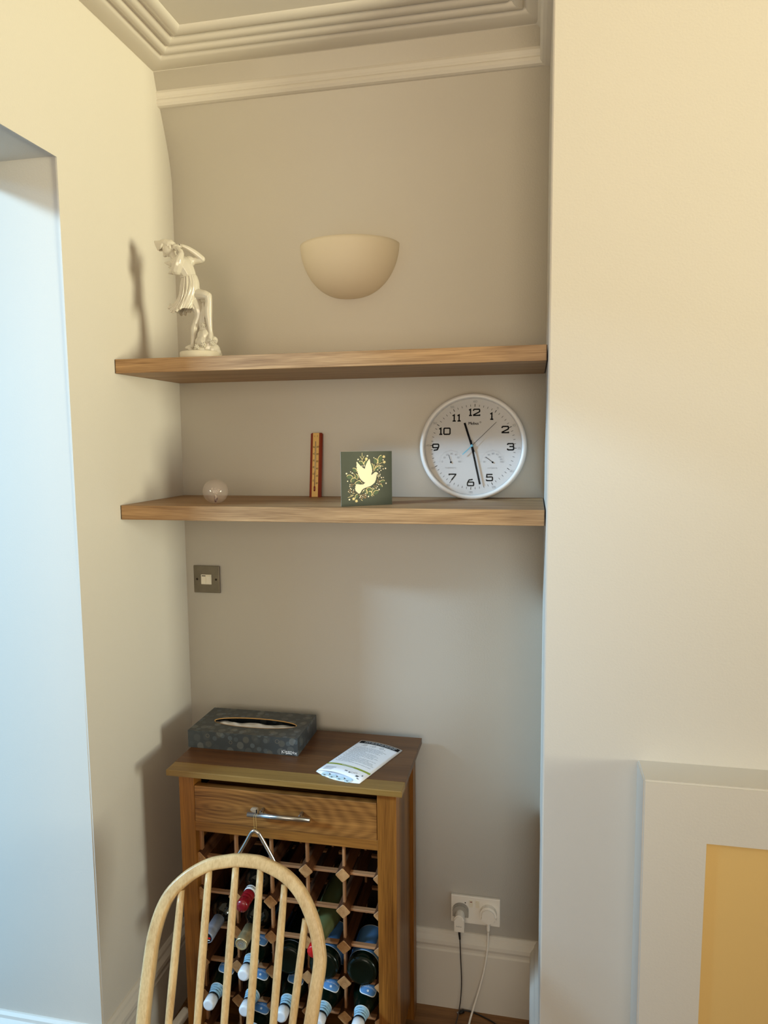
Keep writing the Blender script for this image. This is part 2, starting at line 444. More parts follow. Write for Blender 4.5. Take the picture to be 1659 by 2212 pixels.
# square-shouldered digits on a unit box 0..1 x 0..1 (strokes)
GL = {
    '0': [([(.1, 0), (.9, 0), (1, .1), (1, .9), (.9, 1), (.1, 1), (0, .9), (0, .1)], True)],
    '1': [([(-.02, .86), (.28, 1), (.28, 0)], False), ([(0, 0), (.56, 0)], False)],
    '2': [([(0, .74), (0, .9), (.1, 1), (.9, 1), (1, .9), (1, .62), (.9, .53), (.02, .1), (.02, 0), (1.02, 0), (1.02, .16)], False)],
    '3': [([(0, .8), (0, .9), (.1, 1), (.86, 1), (.96, .9), (.96, .62), (.86, .53), (.3, .53)], False), ([(.86, .53), (1, .42), (1, .1), (.9, 0), (.1, 0), (0, .1), (0, .22)], False)],
    '4': [([(.78, 0), (.78, 1), (0, .3), (1.05, .3)], False)],
    '5': [([(1, 1), (.08, 1), (.03, .56), (.88, .6), (1, .5), (1, .1), (.9, 0), (.1, 0), (0, .1), (0, .2)], False)],
    '6': [([(.85, 1), (.25, .92), (0, .45), (0, .1), (.1, 0), (.9, 0), (1, .1), (1, .48), (.9, .57), (.1, .57), (0, .47)], False)],
    '7': [([(0, .82), (0, 1), (1, 1), (1, .92), (.34, 0)], False)],
    '8': [([(.1, .53), (.04, .62), (.04, .9), (.12, 1), (.88, 1), (.96, .9), (.96, .62), (.9, .53)], True), ([(.1, .53), (0, .44), (0, .1), (.1, 0), (.9, 0), (1, .1), (1, .44), (.9, .53)], True)],
    '9': [([(.15, 0), (.75, .08), (1, .55), (1, .9), (.9, 1), (.1, 1), (0, .9), (0, .52), (.1, .43), (.9, .43), (1, .53)], False)],
}


def digits(bm, s, cx, cy, h, wd, sw, fn, gap=0.32, mi=0):
    ws = [wd * (0.5 if ch == '1' else 1) for ch in s]; tot = sum(ws) + gap * wd * (len(s) - 1); x = cx - tot / 2
    for ch, w in zip(s, ws):
        sc = w / 0.56 if ch == '1' else w
        for pts, cl in GL[ch]: stroke(bm, [(x + px * (sc if ch == '1' else w), cy - h / 2 + py * h) for px, py in pts], sw, fn, cl, mi)
        x += w + gap * wd

# ------------------------------------------------------------------ the room
AW, CD, JD = 1.0851, 0.3849, 0.5314           # alcove width, chimney breast depth, left pier depth
CZ = 2.765; RX, RY = 6.20, -3.95               # ceiling height, right wall, rear wall

fl = struct('floor', bx(nb(), -0.5, RX, RY, 0.0, -0.06, -0.014), M['floor'], 'brown oak boarded floor')
pm = None
for i in range(31):
    y1 = -0.0015 - i * 0.13
    if pm is None:
        o = link('plank', bx(nb(), -0.5, RX, -0.1285, 0, -0.014, 0.0, 0.0012, seg=1), M['floor'], fl, local=True); pm = o.data
    else:
        o = bpy.data.objects.new('plank', pm); COL.objects.link(o); o.parent = fl
    o.location = (0, y1, 0)

struct('ceiling', bx(nb(), -0.5, RX + .1, RY - .1, 0.1, CZ, CZ + 0.1), M['ceiling'], 'pale plastered ceiling')


def cove(z):
    """how far the back wall leans forward near the ceiling"""
    if z < 2.46: return 0.0
    t = min(1, (z - 2.46) / 0.30); return -0.088 * (t * t * (3 - 2 * t) * 0.55 + t * t * 0.45)


zs = [0.0, 1.0, 2.0, 2.44] + [2.46 + 0.02 * k for k in range(16)] + [CZ + .03]
prism(bw := nb(), [(cove(z), z) for z in zs] + [(0.10, CZ + .03), (0.10, 0)], -0.02, AW + 0.02, 0, smooth=True)
struct('wall_back', bw, M['wall'], 'cream alcove back wall leaning forward near the ceiling')

b = nb()
prism(b, [(0.10, 0), (-JD, 0), (-JD, 2.363), (-1.38, 2.363), (-1.38, 0), (RY, 0), (RY, CZ), (0.10, CZ)], -0.30, 0.0, 0)
bx(b, -0.47, -0.30, -JD, 0.10, 0, CZ); bx(b, -0.47, -0.30, RY, -1.38, 0, CZ)
bmesh.ops.bevel(b, geom=[e for e in b.edges if abs(e.verts[0].co.x) < 1e-4 and abs(e.verts[1].co.x) < 1e-4 and not any(abs(v.co.y - .1) < 1e-3 or v.co.z < -1 for v in e.verts)
                         and (e.verts[0].co - e.verts[1].co).length < 2.6 and all(-1.6 < v.co.y < -.5 for v in e.verts)], offset=0.004, segments=2, affect='EDGES')
struct('wall_left', b, M['wall'], 'cream pier and lintel around the left bay opening')

b = bx(nb(), AW, 2.7, -CD, 0.1, 0, CZ, 0.004)
struct('wall_chimney', b, M['wall'], 'plain cream chimney breast')
b = nb()
bx(b, 2.7, RX, -0.02, 0.1, 0, CZ)
struct('wall_far_alcove', b, M['wall'])
b = nb()
for y0, y1, z0, z1 in ((0.1, -1.7, 0, CZ), (-3.0, RY, 0, CZ), (-1.7, -3.0, 0, .95), (-1.7, -3.0, 2.65, CZ)):
    bx(b, RX, RX + 0.1, min(y0, y1), max(y0, y1), z0, z1)
struct('wall_right', b, M['wall'])
b = nb()
for x0, x1, z0, z1 in ((-.5, .15, 0, CZ), (2.15, RX, 0, CZ), (.15, 2.15, 0, .85), (.15, 2.15, 2.55, CZ)):
    bx(b, x0, x1, RY - .1, RY, z0, z1)
struct('wall_rear', b, M['wall'])
b = nb(); bx(b, -0.47, -0.44, -1.38, -JD, 0.0, 0.12)
struct('window_1', b, M['jamb'])

# skirting, ceiling moulding, picture rail
SK = [(0, 0), (0.020, 0), (0.020, 0.182), (0.016, 0.186), (0.015, 0.194), (0.021, 0.198), (0.0235, 0.206), (0.022, 0.216), (0.016, 0.222), (0.012, 0.226), (0.010, 0.233), (0.004, 0.239), (0, 0.240)]
SP = [(-0.44, -JD), (0, -JD), (0, 0), (AW, 0), (AW, -CD), (1.294, -CD)]
for i, nm in enumerate(('baseboard_bay', 'baseboard_left', 'baseboard_back', 'baseboard_chimney_side', 'baseboard_chimney')):
    struct(nm, mould(SP, SK, i), M['jamb'] if i == 0 else M['trim'], 'moulded cream skirting board')
CR = [(-0.01, 2.753), (.005, 2.751), (.014, 2.7495), (.034, 2.7485), (.050, 2.7490), (.057, 2.7515), (.061, 2.757), (.065, 2.758), (.069, 2.7525), (.076, 2.7505), (.084, 2.7515), (.090, 2.755), (.093, 2.760),
      (.098, 2.761), (.102, 2.7555), (.110, 2.7535), (.118, 2.7550), (.124, 2.7590), (.127, 2.763), (.132, 2.763), (.136, 2.7580), (.146, 2.7555), (.158, 2.7565), (.167, 2.762), (.170, 2.766), (-0.01, 2.766)]
CP = [(0, RY), (0, -0.087), (AW, -0.087), (AW, -CD), (2.7, -CD)]
for i in range(4):
    o = struct('trim_%d' % (i + 1), mould(CP, CR, i), M['ceiling'], 'reeded plaster moulding around the ceiling')
    for p in o.data.polygons: p.use_smooth = True
    md = o.modifiers.new('edges', 'EDGE_SPLIT'); md.split_angle = math.radians(38)
RL = [(-0.06, 2.664), (.000, 2.664), (.008, 2.666), (.013, 2.672), (.012, 2.680), (.008, 2.685), (.012, 2.690), (.014, 2.698), (.010, 2.706), (.006, 2.710), (.009, 2.716), (.008, 2.724), (.010, 2.734), (.015, 2.744), (.022, 2.750), (.030, 2.753), (-0.06, 2.753)]
RP = [(0.0, -0.062), (AW - .012, -0.062), (AW - .012, -CD + .004)]
for i in range(2):
    struct('trim_%d' % (5 + i), mould(RP, RL, i), M['ceiling'], 'narrow moulded plaster rail below the ceiling')

# ------------------------------------------------------------------ boxed surround at the foot of the chimney breast
t = thing('fireplace_surround', 'cream boxed fireplace surround standing proud of the chimney breast', 'surround', (1.95, -CD, 0))
SX, SD, ST = 1.2945, -CD - 0.098, 0.992
b = nb()
ox, oz = 1.421, 0.866
prism(b, [(SX, 0), (ox, 0), (ox, oz), (2.48, oz), (2.48, 0), (2.61, 0), (2.61, ST), (SX, ST)], SD, -CD + .001, 1)
bmesh.ops.bevel(b, geom=[e for e in b.edges if all(abs(v.co.y - SD) < 1e-4 for v in e.verts) or (all(abs(v.co.x - SX) < 1e-4 and v.co.z > .9 for v in e.verts))], offset=0.0035, segments=3, affect='EDGES')
link('frame', b, M['wall'], t)
tag(link('recess_panel', bx(nb(), ox - .004, 2.485, SD + 0.012, -CD + .0005, 0.0, oz + .004), M['tan'], t), 'tan board set in the opening')

# ------------------------------------------------------------------ shelves
for nm, zt, zb, y in (('upper', 1.9318, 1.8960, -0.3445), ('lower', 1.5564, 1.5192, -0.3480)):
    lab = ('upper oak veneer floating shelf with the white figurine on it' if nm == 'upper' else 'lower oak veneer floating shelf holding clock, card and glass ball')
    t = thing('floating_shelf', lab, 'shelf', (AW / 2, -.17, zb), group='floating shelves in the alcove')
    link('board', bx(nb(), 0.0022, AW - 0.0035, y, -0.0015, zb, zt, 0.0008, seg=1), M['shelf'], t)
    for x in (0.0008, AW - 0.0035):
        link('end_gap_shade', bx(nb(), x, x + 0.0015, y + .001, -0.004, zb + .001, zt - .001), M['gap_shade'], t)

# ------------------------------------------------------------------ wall light
t = thing('wall_light', 'cream half bowl plaster uplighter on the back wall', 'wall light', (0.5395, 0, 2.26))
b = nb(); NU, NV = 48, 20
def bowl(ins):
    R = []
    for j in range(NV + 1):
        q = j / NV; k = math.cos(q * PI / 2) ** 0.86; z = 2.266 - (0.146 - ins) * math.sin(q * PI / 2) ** 1.06
        R.append([Vector((0.5395 + (0.142 - ins) * k * math.cos(PI * i / NU), -0.0005 - (0.122 - ins) * k * math.sin(PI * i / NU), z)) for i in range(NU + 1)])
    return R
A_, B_ = bowl(0), bowl(0.006)
VA = [[b.verts.new(p) for p in r] for r in A_]; VB = [[b.verts.new(p) for p in r] for r in B_]
for V in (VA, VB):
    for j in range(NV):
        for i in range(NU):
            f = b.faces.new([V[j][i], V[j][i + 1], V[j + 1][i + 1], V[j + 1][i]]); f.smooth = True
for i in range(NU): b.faces.new([VA[0][i], VA[0][i + 1], VB[0][i + 1], VB[0][i]])
bmesh.ops.remove_doubles(b, verts=b.verts, dist=1e-6)
link('bowl', b, M['plaster'], t)
b = nb(); bx(b, .50, .58, -0.012, -0.0005, 2.19, 2.25, .002); link('backplate', b, M['white_plastic'], t)
b = nb(); lathe(b, [(.012, 2.17), (.014, 2.19), (.012, 2.20), (.018, 2.215), (.020, 2.232), (.014, 2.246), (.004, 2.252)], 16)
for v in b.verts: v.co += Vector((.5395, -0.045, 0))
link('bulb', b, M['switch_white'], t)

# ------------------------------------------------------------------ light switch
sx, sz = 0.0690, 1.2958
t = thing('light_switch', 'tarnished metal double light switch with ivory rockers', 'light switch', (sx, 0, sz))
link('plate', bx(nb(), sx - .043, sx + .043, -0.0048, 0, sz - .0425, sz + .0425, 0.0016), M['nickel'], t)
ins = link('insert', bx(nb(), sx - .0175, sx + .0165, -0.0068, -0.004, sz - .0155, sz + .015, .0006), M['switch_white'], t)
for k, x in enumerate((sx - .0085, sx + .0078)):
    b = nb(); dz = .0022 if k == 0 else -.0022
    prism(b, [(-.0055, sz - .0125), (-.0085 - dz, sz - .0125), (-.0085 + dz, sz + .0115), (-.0055, sz + .0115)], x - .0068, x + .0068, 0)
    link('rocker', b, M['switch_white'], t)
b = nb(); bx(b, sx - .0150, sx - .0020, -.0072, -.0066, sz + .0098, sz + .0122); link('red_mark', b, M['screw'], t).name = 'rocker_mark'
for x in (sx - .0315, sx + .0315):
    b = nb(); lathe(b, [(.0034, 0), (.0034, .0008), (.0026, .0014)], 14, mat4=Matrix.Translation((x, -.0046, sz)) @ Matrix.Rotation(PI / 2, 4, 'X')); link('screw', b, M['screw'], t)

# ------------------------------------------------------------------ double socket, plugs, cables
px, pz = 0.9008, 0.3173
t = thing('wall_socket', 'white double wall socket above the skirting', 'socket', (px, 0, pz))
link('plate', bx(nb(), px - .073, px + .073, -0.0095, 0, pz - .043, pz + .043, 0.002), M['white_plastic'], t)
for x in (px - .0125, px + .0065):
    b = nb(); prism(b, [(-.009, pz + .011), (-.0108, pz + .011), (-.0128, pz + .032), (-.009, pz + .032)], x - .0052, x + .0052, 0)
    rk = link('rocker', b, M['switch_white'], t)
b = nb(); bx(b, px - .0155, px - .0095, -.0131, -.0122, pz + .0275, pz + .0295); link('rocker_mark', b, M['foil_red'], t)
for x in (px - .030, px + .047):
    b = nb(); lathe(b, [(.0018, 0), (.0018, .0006)], 10, mat4=Matrix.Translation((x, -.0094, pz + .022)) @ Matrix.Rotation(PI / 2, 4, 'X')); link('screw', b, M['screw'], t)

def tomb(w, h, top):     # tombstone outline, flat foot, round head
    pts = [(-w, -h), (w, -h)]
    for k in range(13): a = PI * k / 12; pts.append((w * math.cos(a), top * math.sin(a)))
    return pts

cx_, cz_ = 0.857, 0.318
t = thing('usb_charger', 'white usb charger with grey base in the left socket', 'charger', (cx_, -.01, cz_ - .03))
b = nb(); prism(b, [(cx_ + a, cz_ + c) for a, c in tomb(.0235, .020, .020)], -0.021, -0.0096, 1)
bmesh.ops.bevel(b, geom=[e for e in b.edges if all(v.co.y < -.02 for v in e.verts)], offset=.003, segments=2, affect='EDGES')
link('base', b, M['grey_plastic'], t)
b = nb(); prism(b, [(cx_ - .001 + a, cz_ - .012 + c) for a, c in tomb(.0145, .036, .0165)], -0.050, -0.0205, 1)
bmesh.ops.bevel(b, geom=[e for e in b.edges if all(v.co.y < -.049 for v in e.verts)], offset=.003, segments=2, affect='EDGES')
bd = link('body', b, M['white_plastic'], t)
b = nb(); add_text(b, 'belkin', .0060, lambda x, y: Vector((cx_ - .001 + x, -.0503, cz_ - .0285 + y)), 1.15); link('lettering', b, M['ink_soft'], bd)
t = thing('charging_cable', 'dark charging cable hanging from the white usb charger', 'cable', (cx_, -.036, 0))
b = nb(); sweep(b, [(cx_ - .001, -.036, cz_ - .046), (cx_ - .001, -.036, cz_ - .062), (cx_ + .0005, -.0365, cz_ - .078)], [.0036, .0036, .0028]); link('strain_relief', b, M['black'], t)
b = nb(); sweep(b, catmull([(cx_ + .0005, -.0365, cz_ - .077), (cx_ + .003, -.037, .18), (cx_ + .006, -.040, .11), (cx_ + .004, -.050, .055), (cx_ - .002, -.066, .018), (cx_ - .008, -.10, .004), (cx_ - .004, -.16, .0025), (cx_ + .03, -.22, .0022)], 8), .0017)
link('cord', b, M['cable_grey'], t)

mx_, mz_ = 0.9395, 0.317
t = thing('mains_plug', 'white three pin plug with white cord in the right socket', 'plug', (mx_, -.01, mz_ - .03))
b = nb(); pts = []
for k in range(24):
    a = 2 * PI * k / 24; r = .0245 + (.003 if math.sin(a) < -.5 else 0); pts.append((mx_ + r * math.cos(a) * (1 if math.sin(a) > -.6 else .86), mz_ + r * 1.06 * math.sin(a)))
prism(b, pts, -.030, -.0096, 1)
bmesh.ops.bevel(b, geom=[e for e in b.edges if all(v.co.y < -.029 for v in e.verts)], offset=.006, segments=3, affect='EDGES')
link('body', b, M['white_plastic'], t)
b = nb(); P_ = [(mx_ + .0005, -.022, mz_ - .022 - .0045 * k) for k in range(8)]
sweep(b, P_, [.0075, .0068, .0050, .0062, .0046, .0058, .0042, .0036]); link('strain_relief', b, M['white_plastic'], t)
b = nb(); sweep(b, catmull([(mx_ + .0005, -.022, mz_ - .052), (mx_ - .002, -.0235, .21), (mx_ - .010, -.027, .15), (mx_ - .024, -.034, .09), (mx_ - .040, -.046, .035), (mx_ - .050, -.068, .006), (mx_ - .054, -.13, .0032), (mx_ - .03, -.22, .0032)], 8), .0030)
link('cord', b, M['white_plastic'], t)

t = thing('usb_cable', 'black cable with metal tipped plug lying on the floor below the socket', 'cable', (.87, -.03, 0))
b = nb(); sweep(b, catmull([(.866, -.0285, .0060), (.880, -.0265, .0050), (.899, -.0265, .0022), (.93, -.038, .0022), (.965, -.056, .0022), (1.0, -.09, .0022), (1.02, -.16, .0022)], 8), .0019); link('cord', b, M['black'], t)
b = nb(); sweep(b, [(.869, -.0300, .0058), (.856, -.0380, .0050)], lambda i, n: rrect(.010, .0075, .002)); pl = link('plug_body', b, M['black'], t)
b = nb(); sweep(b, [(.857, -.0373, .0050), (.850, -.0418, .0046)], lambda i, n: rrect(.0072, .003, .0008)); link('plug_tip', b, M['steel'], t)

# ------------------------------------------------------------------ clock
CR_ = 0.1455
t = thing('wall_clock', 'large round white clock leaning on the wall at the right end of the lower shelf', 'clock', (0.8915, -0.078, 1.5566), (math.radians(-6.6), 0, 0))
K = CR_ / 602.0
def cf(dep):            # dial drawing (units of 1/602 radius, centre 728, 697) to local space, in front of the dial by dep
    return lambda x, y: Vector(((x - 728) * K, -dep, CR_ + (703 - y) * K))
rim = nb(); prof = [(CR_ - .004, .044), (CR_ - .001, .040), (CR_, .02), (CR_, .004), (CR_ - .003, .0), (CR_ - .008, -.002), (CR_ - .0115, .0), (CR_ - .0125, .004), (CR_ - .013, .017)]
MC = Matrix.Translation((0, 0, CR_)) @ Matrix.Rotation(PI / 2, 4, 'X') @ Matrix.Scale(-1, 4, (0, 0, 1))
lathe(rim, prof, 96, cap=False, mat4=MC); link('rim', rim, M['clock_rim'], t, local=True)
b = nb(); lathe(b, [(CR_ - .004, .043), (CR_ - .004, .018)], 96, mat4=MC, smooth=False); link('dial', b, M['clock_white'], t, local=True)
b = nb(); lathe(b, [(CR_ - .0128, .0045), (CR_ - .0128, .0035)], 96, mat4=MC, smooth=False); link('glass', b, M['clock_glass'], t, local=True)
D0 = -0.0178            # local y just in front of the dial
def df(x, y): return Vector(((x - 729) * K, 0.0177, CR_ + (709 - y) * K))
def flip(fn): return lambda x, y: fn(x, -y)
H = 70
for s_, cx, cy, wd in (('12', 740, 316, 68), ('1', 938, 363, 68), ('2', 1090, 516, 70), ('3', 1152, 711, 68), ('5', 920, 1058, 68), ('6', 708, 1116, 70), ('7', 500, 1056, 74), ('9', 303, 711, 68), ('10', 404, 528, 70), ('11', 540, 377, 74)):
    b = nb(); digits(b, s_, cx, -cy, H, wd, 15, flip(df), 0.26); link('numeral', b, M['ink'], t, local=True)
b = nb(); RO = math.radians(2.2)
for k in range(60):
    a = 2 * PI * k / 60 + RO; r0, r1, w = (457, 489, 6.5) if k % 5 == 0 else (459, 483, 4.2)
    stroke(b, [(729 + r0 * math.sin(a), 709 - r0 * math.cos(a)), (729 + r1 * math.sin(a), 709 - r1 * math.cos(a))], w, df)
link('minute_marks', b, M['ink'], t, local=True)
for k, s_ in enumerate(('60', '5', '10', '15', '20', '25', '30', '35', '40', '45', '50', '55')):
    a = 2 * PI * k / 12 + RO; b = nb(); digits(b, s_, 729 + 517 * math.sin(a), -(709 - 517 * math.cos(a)), 19, 17, 3.6, flip(df), 0.3); link('minute_numeral', b, M['ink_soft'], t, local=True)
b = nb()
for e in (0, 2.5): add_text(b, 'Mebus', 47, lambda x, y: df(732 + x + e, 443 - y), 0.95)
stroke(b, [(810 + 9 * math.cos(2 * PI * k / 12), 430 + 9 * math.sin(2 * PI * k / 12)) for k in range(12)], 2.6, df, True)
add_text(b, 'R', 11, lambda x, y: df(810 + x, 430 - y))
link('maker_lettering', b, M['ink'], t, local=True)
for cx, cy, nums, txt, nd in ((480, 878, ((0, 380, 877), (10, 406, 830), (20, 438, 798), (30, 485, 787), (40, 536, 797), (50, 566, 830), (60, 580, 877)), 'THERMO°C', (455, 795)),
                              (952, 880, ((30, 860, 879), (40, 874, 832), (50, 910, 801), (60, 957, 788), (70, 1003, 798), (80, 1034, 826), (90, 1049, 853), (100, 1056, 881)), 'HYGRO%', (878, 823))):
    b = nb()
    for n_, x, y in nums: digits(b, str(n_), x, -y, 15, 12, 2.8, flip(df), 0.3)
    add_text(b, txt, 25, lambda x, y: df(cx + x, cy + 72 - y), 1.05)
    for k in range(31):
        a = PI - PI * k / 30; r0 = 120; r1 = 133 if k % 5 else 140
        stroke(b, [(cx + r0 * math.cos(a), cy - r0 * math.sin(a)), (cx + r1 * math.cos(a), cy - r1 * math.sin(a))], 1.8, df)
    link('gauge_print', b, M['ink_soft'], t, local=True)
    b = nb(); hf = cf(-0.0150)
    dx, dy = nd[0] - cx, nd[1] - cy; L_ = math.hypot(dx, dy); ex, ey = dx / L_, dy / L_
    for d_ in (0.0150, 0.0154): stroke(b, [(cx - ex * 14, cy - ey * 14), (cx + dx, cy + dy)], 5, cf(-d_))
    lathe(b, [(.0024, -.0003), (.0024, .0014), (.0012, .002)], 14, mat4=Matrix.Translation(cf(-0.0165)(cx, cy)) @ Matrix.Rotation(PI / 2, 4, 'X'))
    link('gauge_needle', b, M['ink'], t, local=True)
def hand(name, tip, tail, w, dep, m, th=.0008, w2=None):
    b = nb(); c = Vector((718, 695)); a = Vector(tip); q = Vector(tail); d = (a - q).normalized(); n = Vector((-d.y, d.x)); w2 = w2 or w
    cs = [q - n * w2 / 2, q + n * w2 / 2, a + n * w / 2, a - n * w / 2]
    A = [b.verts.new(cf(-dep)(*p)) for p in cs]; B = [b.verts.new(cf(-dep - th)(*p)) for p in cs]
    b.faces.new(A); b.faces.new(B[::-1])
    for k in range(4): b.faces.new([A[k], A[(k + 1) % 4], B[(k + 1) % 4], B[k]])
    return link(name, b, m, t, local=True)
hand('hour_hand', (632, 432), (740, 765), 22, .0120, M['ink'])
hand('minute_hand', (815, 1131), (703, 630), 22, .0095, M['ink'])
hand('second_hand', (992, 429), (716, 697), 3.5, .0075, M['ink'], w2=4.5)
sh = hand('second_hand_tail', (614, 795), (722, 692), 10, .0075, M['hand_blue'])
b = nb(); lathe(b, [(.0036, -.009), (.0036, .0), (.0026, .0006)], 18, mat4=Matrix.Translation(cf(-.0068)(718, 694)) @ Matrix.Rotation(PI / 2, 4, 'X')); link('hub', b, M['hand_blue'], t, local=True)

# ------------------------------------------------------------------ thermometer leaning on the wall
TL, TW = 0.1885, 0.0350
t = thing('thermometer', 'slim mahogany and brass wall thermometer standing against the alcove wall', 'thermometer', (0.4355, -0.0440, 1.5566), (math.radians(-9.4), math.radians(-0.4), 0))
b = nb(); pr = [(-TW / 2, .012), (-TW / 2, .003), (-TW / 2 + .004, 0), (TW / 2 - .004, 0), (TW / 2, .003), (TW / 2, .012)]
prism(b, pr, 0, TL, 2); bmesh.ops.bevel(b, geom=[e for e in b.edges if all(v.co.z > TL - 1e-4 for v in e.verts)], offset=.002, segments=2, affect='EDGES')
link('backboard', b, M['therm_wood'], t, local=True)
pw = 0.0185
link('scale_plate', bx(nb(), -pw / 2 - .0003, pw / 2 - .0003, -.0009, .0003, .001, TL - .0004), M['brass'], t, local=True)
b = nb(); sweep(b, [(-.001, -.0022, .030), (-.001, -.0022, TL - .026)], .0014); link('tube', b, M['tube'], t, local=True)
b = nb(); sweep(b, [(-.001, -.0024, .017), (-.001, -.0024, .019), (-.001, -.0024, .030), (-.001, -.0024, .032)], [.001, .0024, .0024, .0012]); link('spirit_bulb', b, M['red_spirit'], t, local=True)
b = nb(); sweep(b, [(-.001, -.0030, .031), (-.001, -.0030, .075)], .0007); link('spirit_column', b, M['red_spirit'], t, local=True)
b = nb(); tf = lambda x, y: Vector((x, -.00095, y))
add_text(b, 'C', .0062, lambda x, y: tf(-.0045 + x, TL - .0105 + y)); add_text(b, 'F', .0062, lambda x, y: tf(.0042 + x, TL - .0105 + y))
for k, s in enumerate(('0', '10', '20', '30', '40', '50')):
    digits(b, s, -.0056, .049 + k * .0196, .0036, .0026, .0006, tf, .3); stroke(b, [(-.0085, .0462 + k * .0196), (-.003, .0462 + k * .0196)], .0004, tf)
for k, s in enumerate(('20', '40', '60', '80', '100', '120')):
    digits(b, s, .0054, .0415 + k * .0212, .0034, .0022, .0006, tf, .3); stroke(b, [(.0014, .0388 + k * .0212), (.0084, .0388 + k * .0212)], .0004, tf)
for k in range(40): stroke(b, [(.0010, .038 + k * .0027), (.0026 if k % 4 else .0044, .038 + k * .0027)], .0003, tf)
tag(link('scale_print', b, M['ink'], t, local=True), kind='stuff')

# ------------------------------------------------------------------ greetings card with a dove
cardw, cardh = 0.1365, 0.1357
t = thing('greetings_card', 'dark green greetings card with a cream dove standing on the lower shelf', 'card', (0.591, -0.323, 1.5566), (0, 0, math.atan2(0.077, 0.113)))
b = nb(); bx(b, 0, cardw, 0, .0006, 0, cardh); fp = link('front_panel', b, [M['card']], t, local=True)
b = nb(); A0 = math.radians(38)
for (x, z) in ((0, 0), (cardw, 0), (cardw, cardh), (0, cardh)): pass
vs = []
for yy in (0, .0006):
    for (s, z) in ((0, 0), (cardw, 0), (cardw, cardh), (0, cardh)):
        vs.append(b.verts.new(Vector((s * math.cos(A0), .0008 + s * math.sin(A0) + yy, z))))
for f in ((0, 1, 2, 3), (7, 6, 5, 4), (0, 4, 5, 1), (1, 5, 6, 2), (2, 6, 7, 3), (3, 7, 4, 0)): b.faces.new([vs[i] for i in f])
link('back_panel', b, M['card_back'], t, local=True)
# print coordinates: photo crop 1490 x 1560 box
def gf(dep): return lambda x, y: Vector(((x - 75 - (y - 150) * .018) / 1462 * cardw, -dep, cardh * (1 - (y - 150) / 1550)))
dv = [(515, 452), (540, 440), (575, 490), (640, 560), (700, 610), (755, 650), (775, 560), (800, 500), (835, 430), (880, 365), (900, 385), (915, 480), (945, 570), (965, 660), (970, 730), (945, 800), (950, 830),
      (1000, 790), (1045, 750), (1090, 742), (1125, 765), (1140, 795), (1110, 815), (1098, 860), (1080, 960), (1050, 1040), (1000, 1090), (930, 1140), (830, 1170), (740, 1200), (680, 1245), (650, 1300), (615, 1350), (590, 1345),
      (565, 1335), (560, 1315), (535, 1310), (530, 1285), (505, 1280), (505, 1255), (485, 1245), (492, 1215), (478, 1195), (495, 1165), (485, 1140), (505, 1115), (500, 1075), (560, 1075), (640, 1090), (720, 1085), (775, 1040),
      (740, 1030), (725, 1010), (700, 1005), (690, 980), (660, 970), (655, 945), (625, 930), (625, 905), (600, 890), (605, 865), (580, 850), (585, 820), (560, 800), (570, 770), (545, 745), (555, 715), (530, 690), (540, 655), (520, 630), (535, 600), (515, 580), (525, 520)]
b = nb(); poly(b, dv, gf(.0007)); link('dove_print', b, M['dove'], t, local=True)
b = nb(); bg = nb()
def leaf(cx, cy, ln, wd, ang, vein=True):
    ca, sa = math.cos(ang), math.sin(ang); P0 = []
    for k in range(12):
        u = 2 * PI * k / 12; x, y = ln * math.cos(u), wd * math.sin(u); P0.append((cx + x * ca - y * sa, cy + x * sa + y * ca))
    f = gf(.0004); b.faces.new([b.verts.new(f(*p)) for p in P0])
    if vein: stroke(bg, [P0[k] for k in (6, 7, 8, 9, 10, 11, 0)], 13, gf(.0005))
for a in ((330, 865, 85, 58, .2), (420, 960, 70, 50, -.9), (470, 675, 75, 48, .7), (560, 1030, 95, 42, -.5), (530, 850, 70, 34, 1.2), (655, 475, 75, 45, .6), (780, 470, 70, 38, -1.1), (1065, 430, 78, 55, 1.2), (1195, 380, 120, 62, -1.2),
          (975, 585, 90, 34, 1.3), (1120, 650, 110, 50, -.6), (1270, 1020, 70, 40, -.2), (1230, 1140, 50, 30, .9), (890, 1230, 75, 45, .1), (910, 1360, 70, 58, 1.0), (1085, 1330, 82, 55, -.5), (530, 1420, 65, 38, -1.1), (1010, 1270, 60, 30, -.8), (800, 1300, 60, 36, 1.2)): leaf(*a)
link('leaf_print', b, M['leaf_print'], t, local=True)
for pts in ([(680, 370), (680, 420), (715, 500), (740, 430)], [(1040, 650), (1130, 510), (1150, 400)], [(1000, 730), (1060, 640), (1150, 545), (1290, 585)], [(1020, 520), (1060, 590), (1040, 660)], [(1160, 520), (1270, 470)], [(1140, 790), (1160, 930)],
            [(450, 860), (490, 910), (560, 950)], [(430, 760), (490, 850), (490, 910)], [(590, 960), (700, 1060)], [(830, 1180), (810, 1260), (825, 1370)], [(900, 1280), (970, 1300), (975, 1450)], [(960, 1340), (1030, 1430)], [(690, 1320), (760, 1220)]):
    stroke(bg, pts, 10, gf(.0005))
for pts in ([(680, 190), (680, 300)], [(620, 285), (680, 375)], [(735, 280), (690, 375)], [(410, 1335), (480, 1330)], [(350, 1380), (450, 1385)], [(280, 1450), (420, 1400)], [(650, 1510), (700, 1560)]): stroke(bg, pts, 11, gf(.0005))
for cx, cy in ((1305, 310), (1320, 465), (800, 362), (445, 1490), (525, 1555)):
    for k in range(6):
        a = 2 * PI * k / 6 + .3; stroke(bg, [(cx, cy), (cx + 42 * math.cos(a), cy + 42 * math.sin(a))], 20, gf(.0006))
link('gold_print', bg, M['gold_print'], t, local=True)
b = nb(); bb = nb()
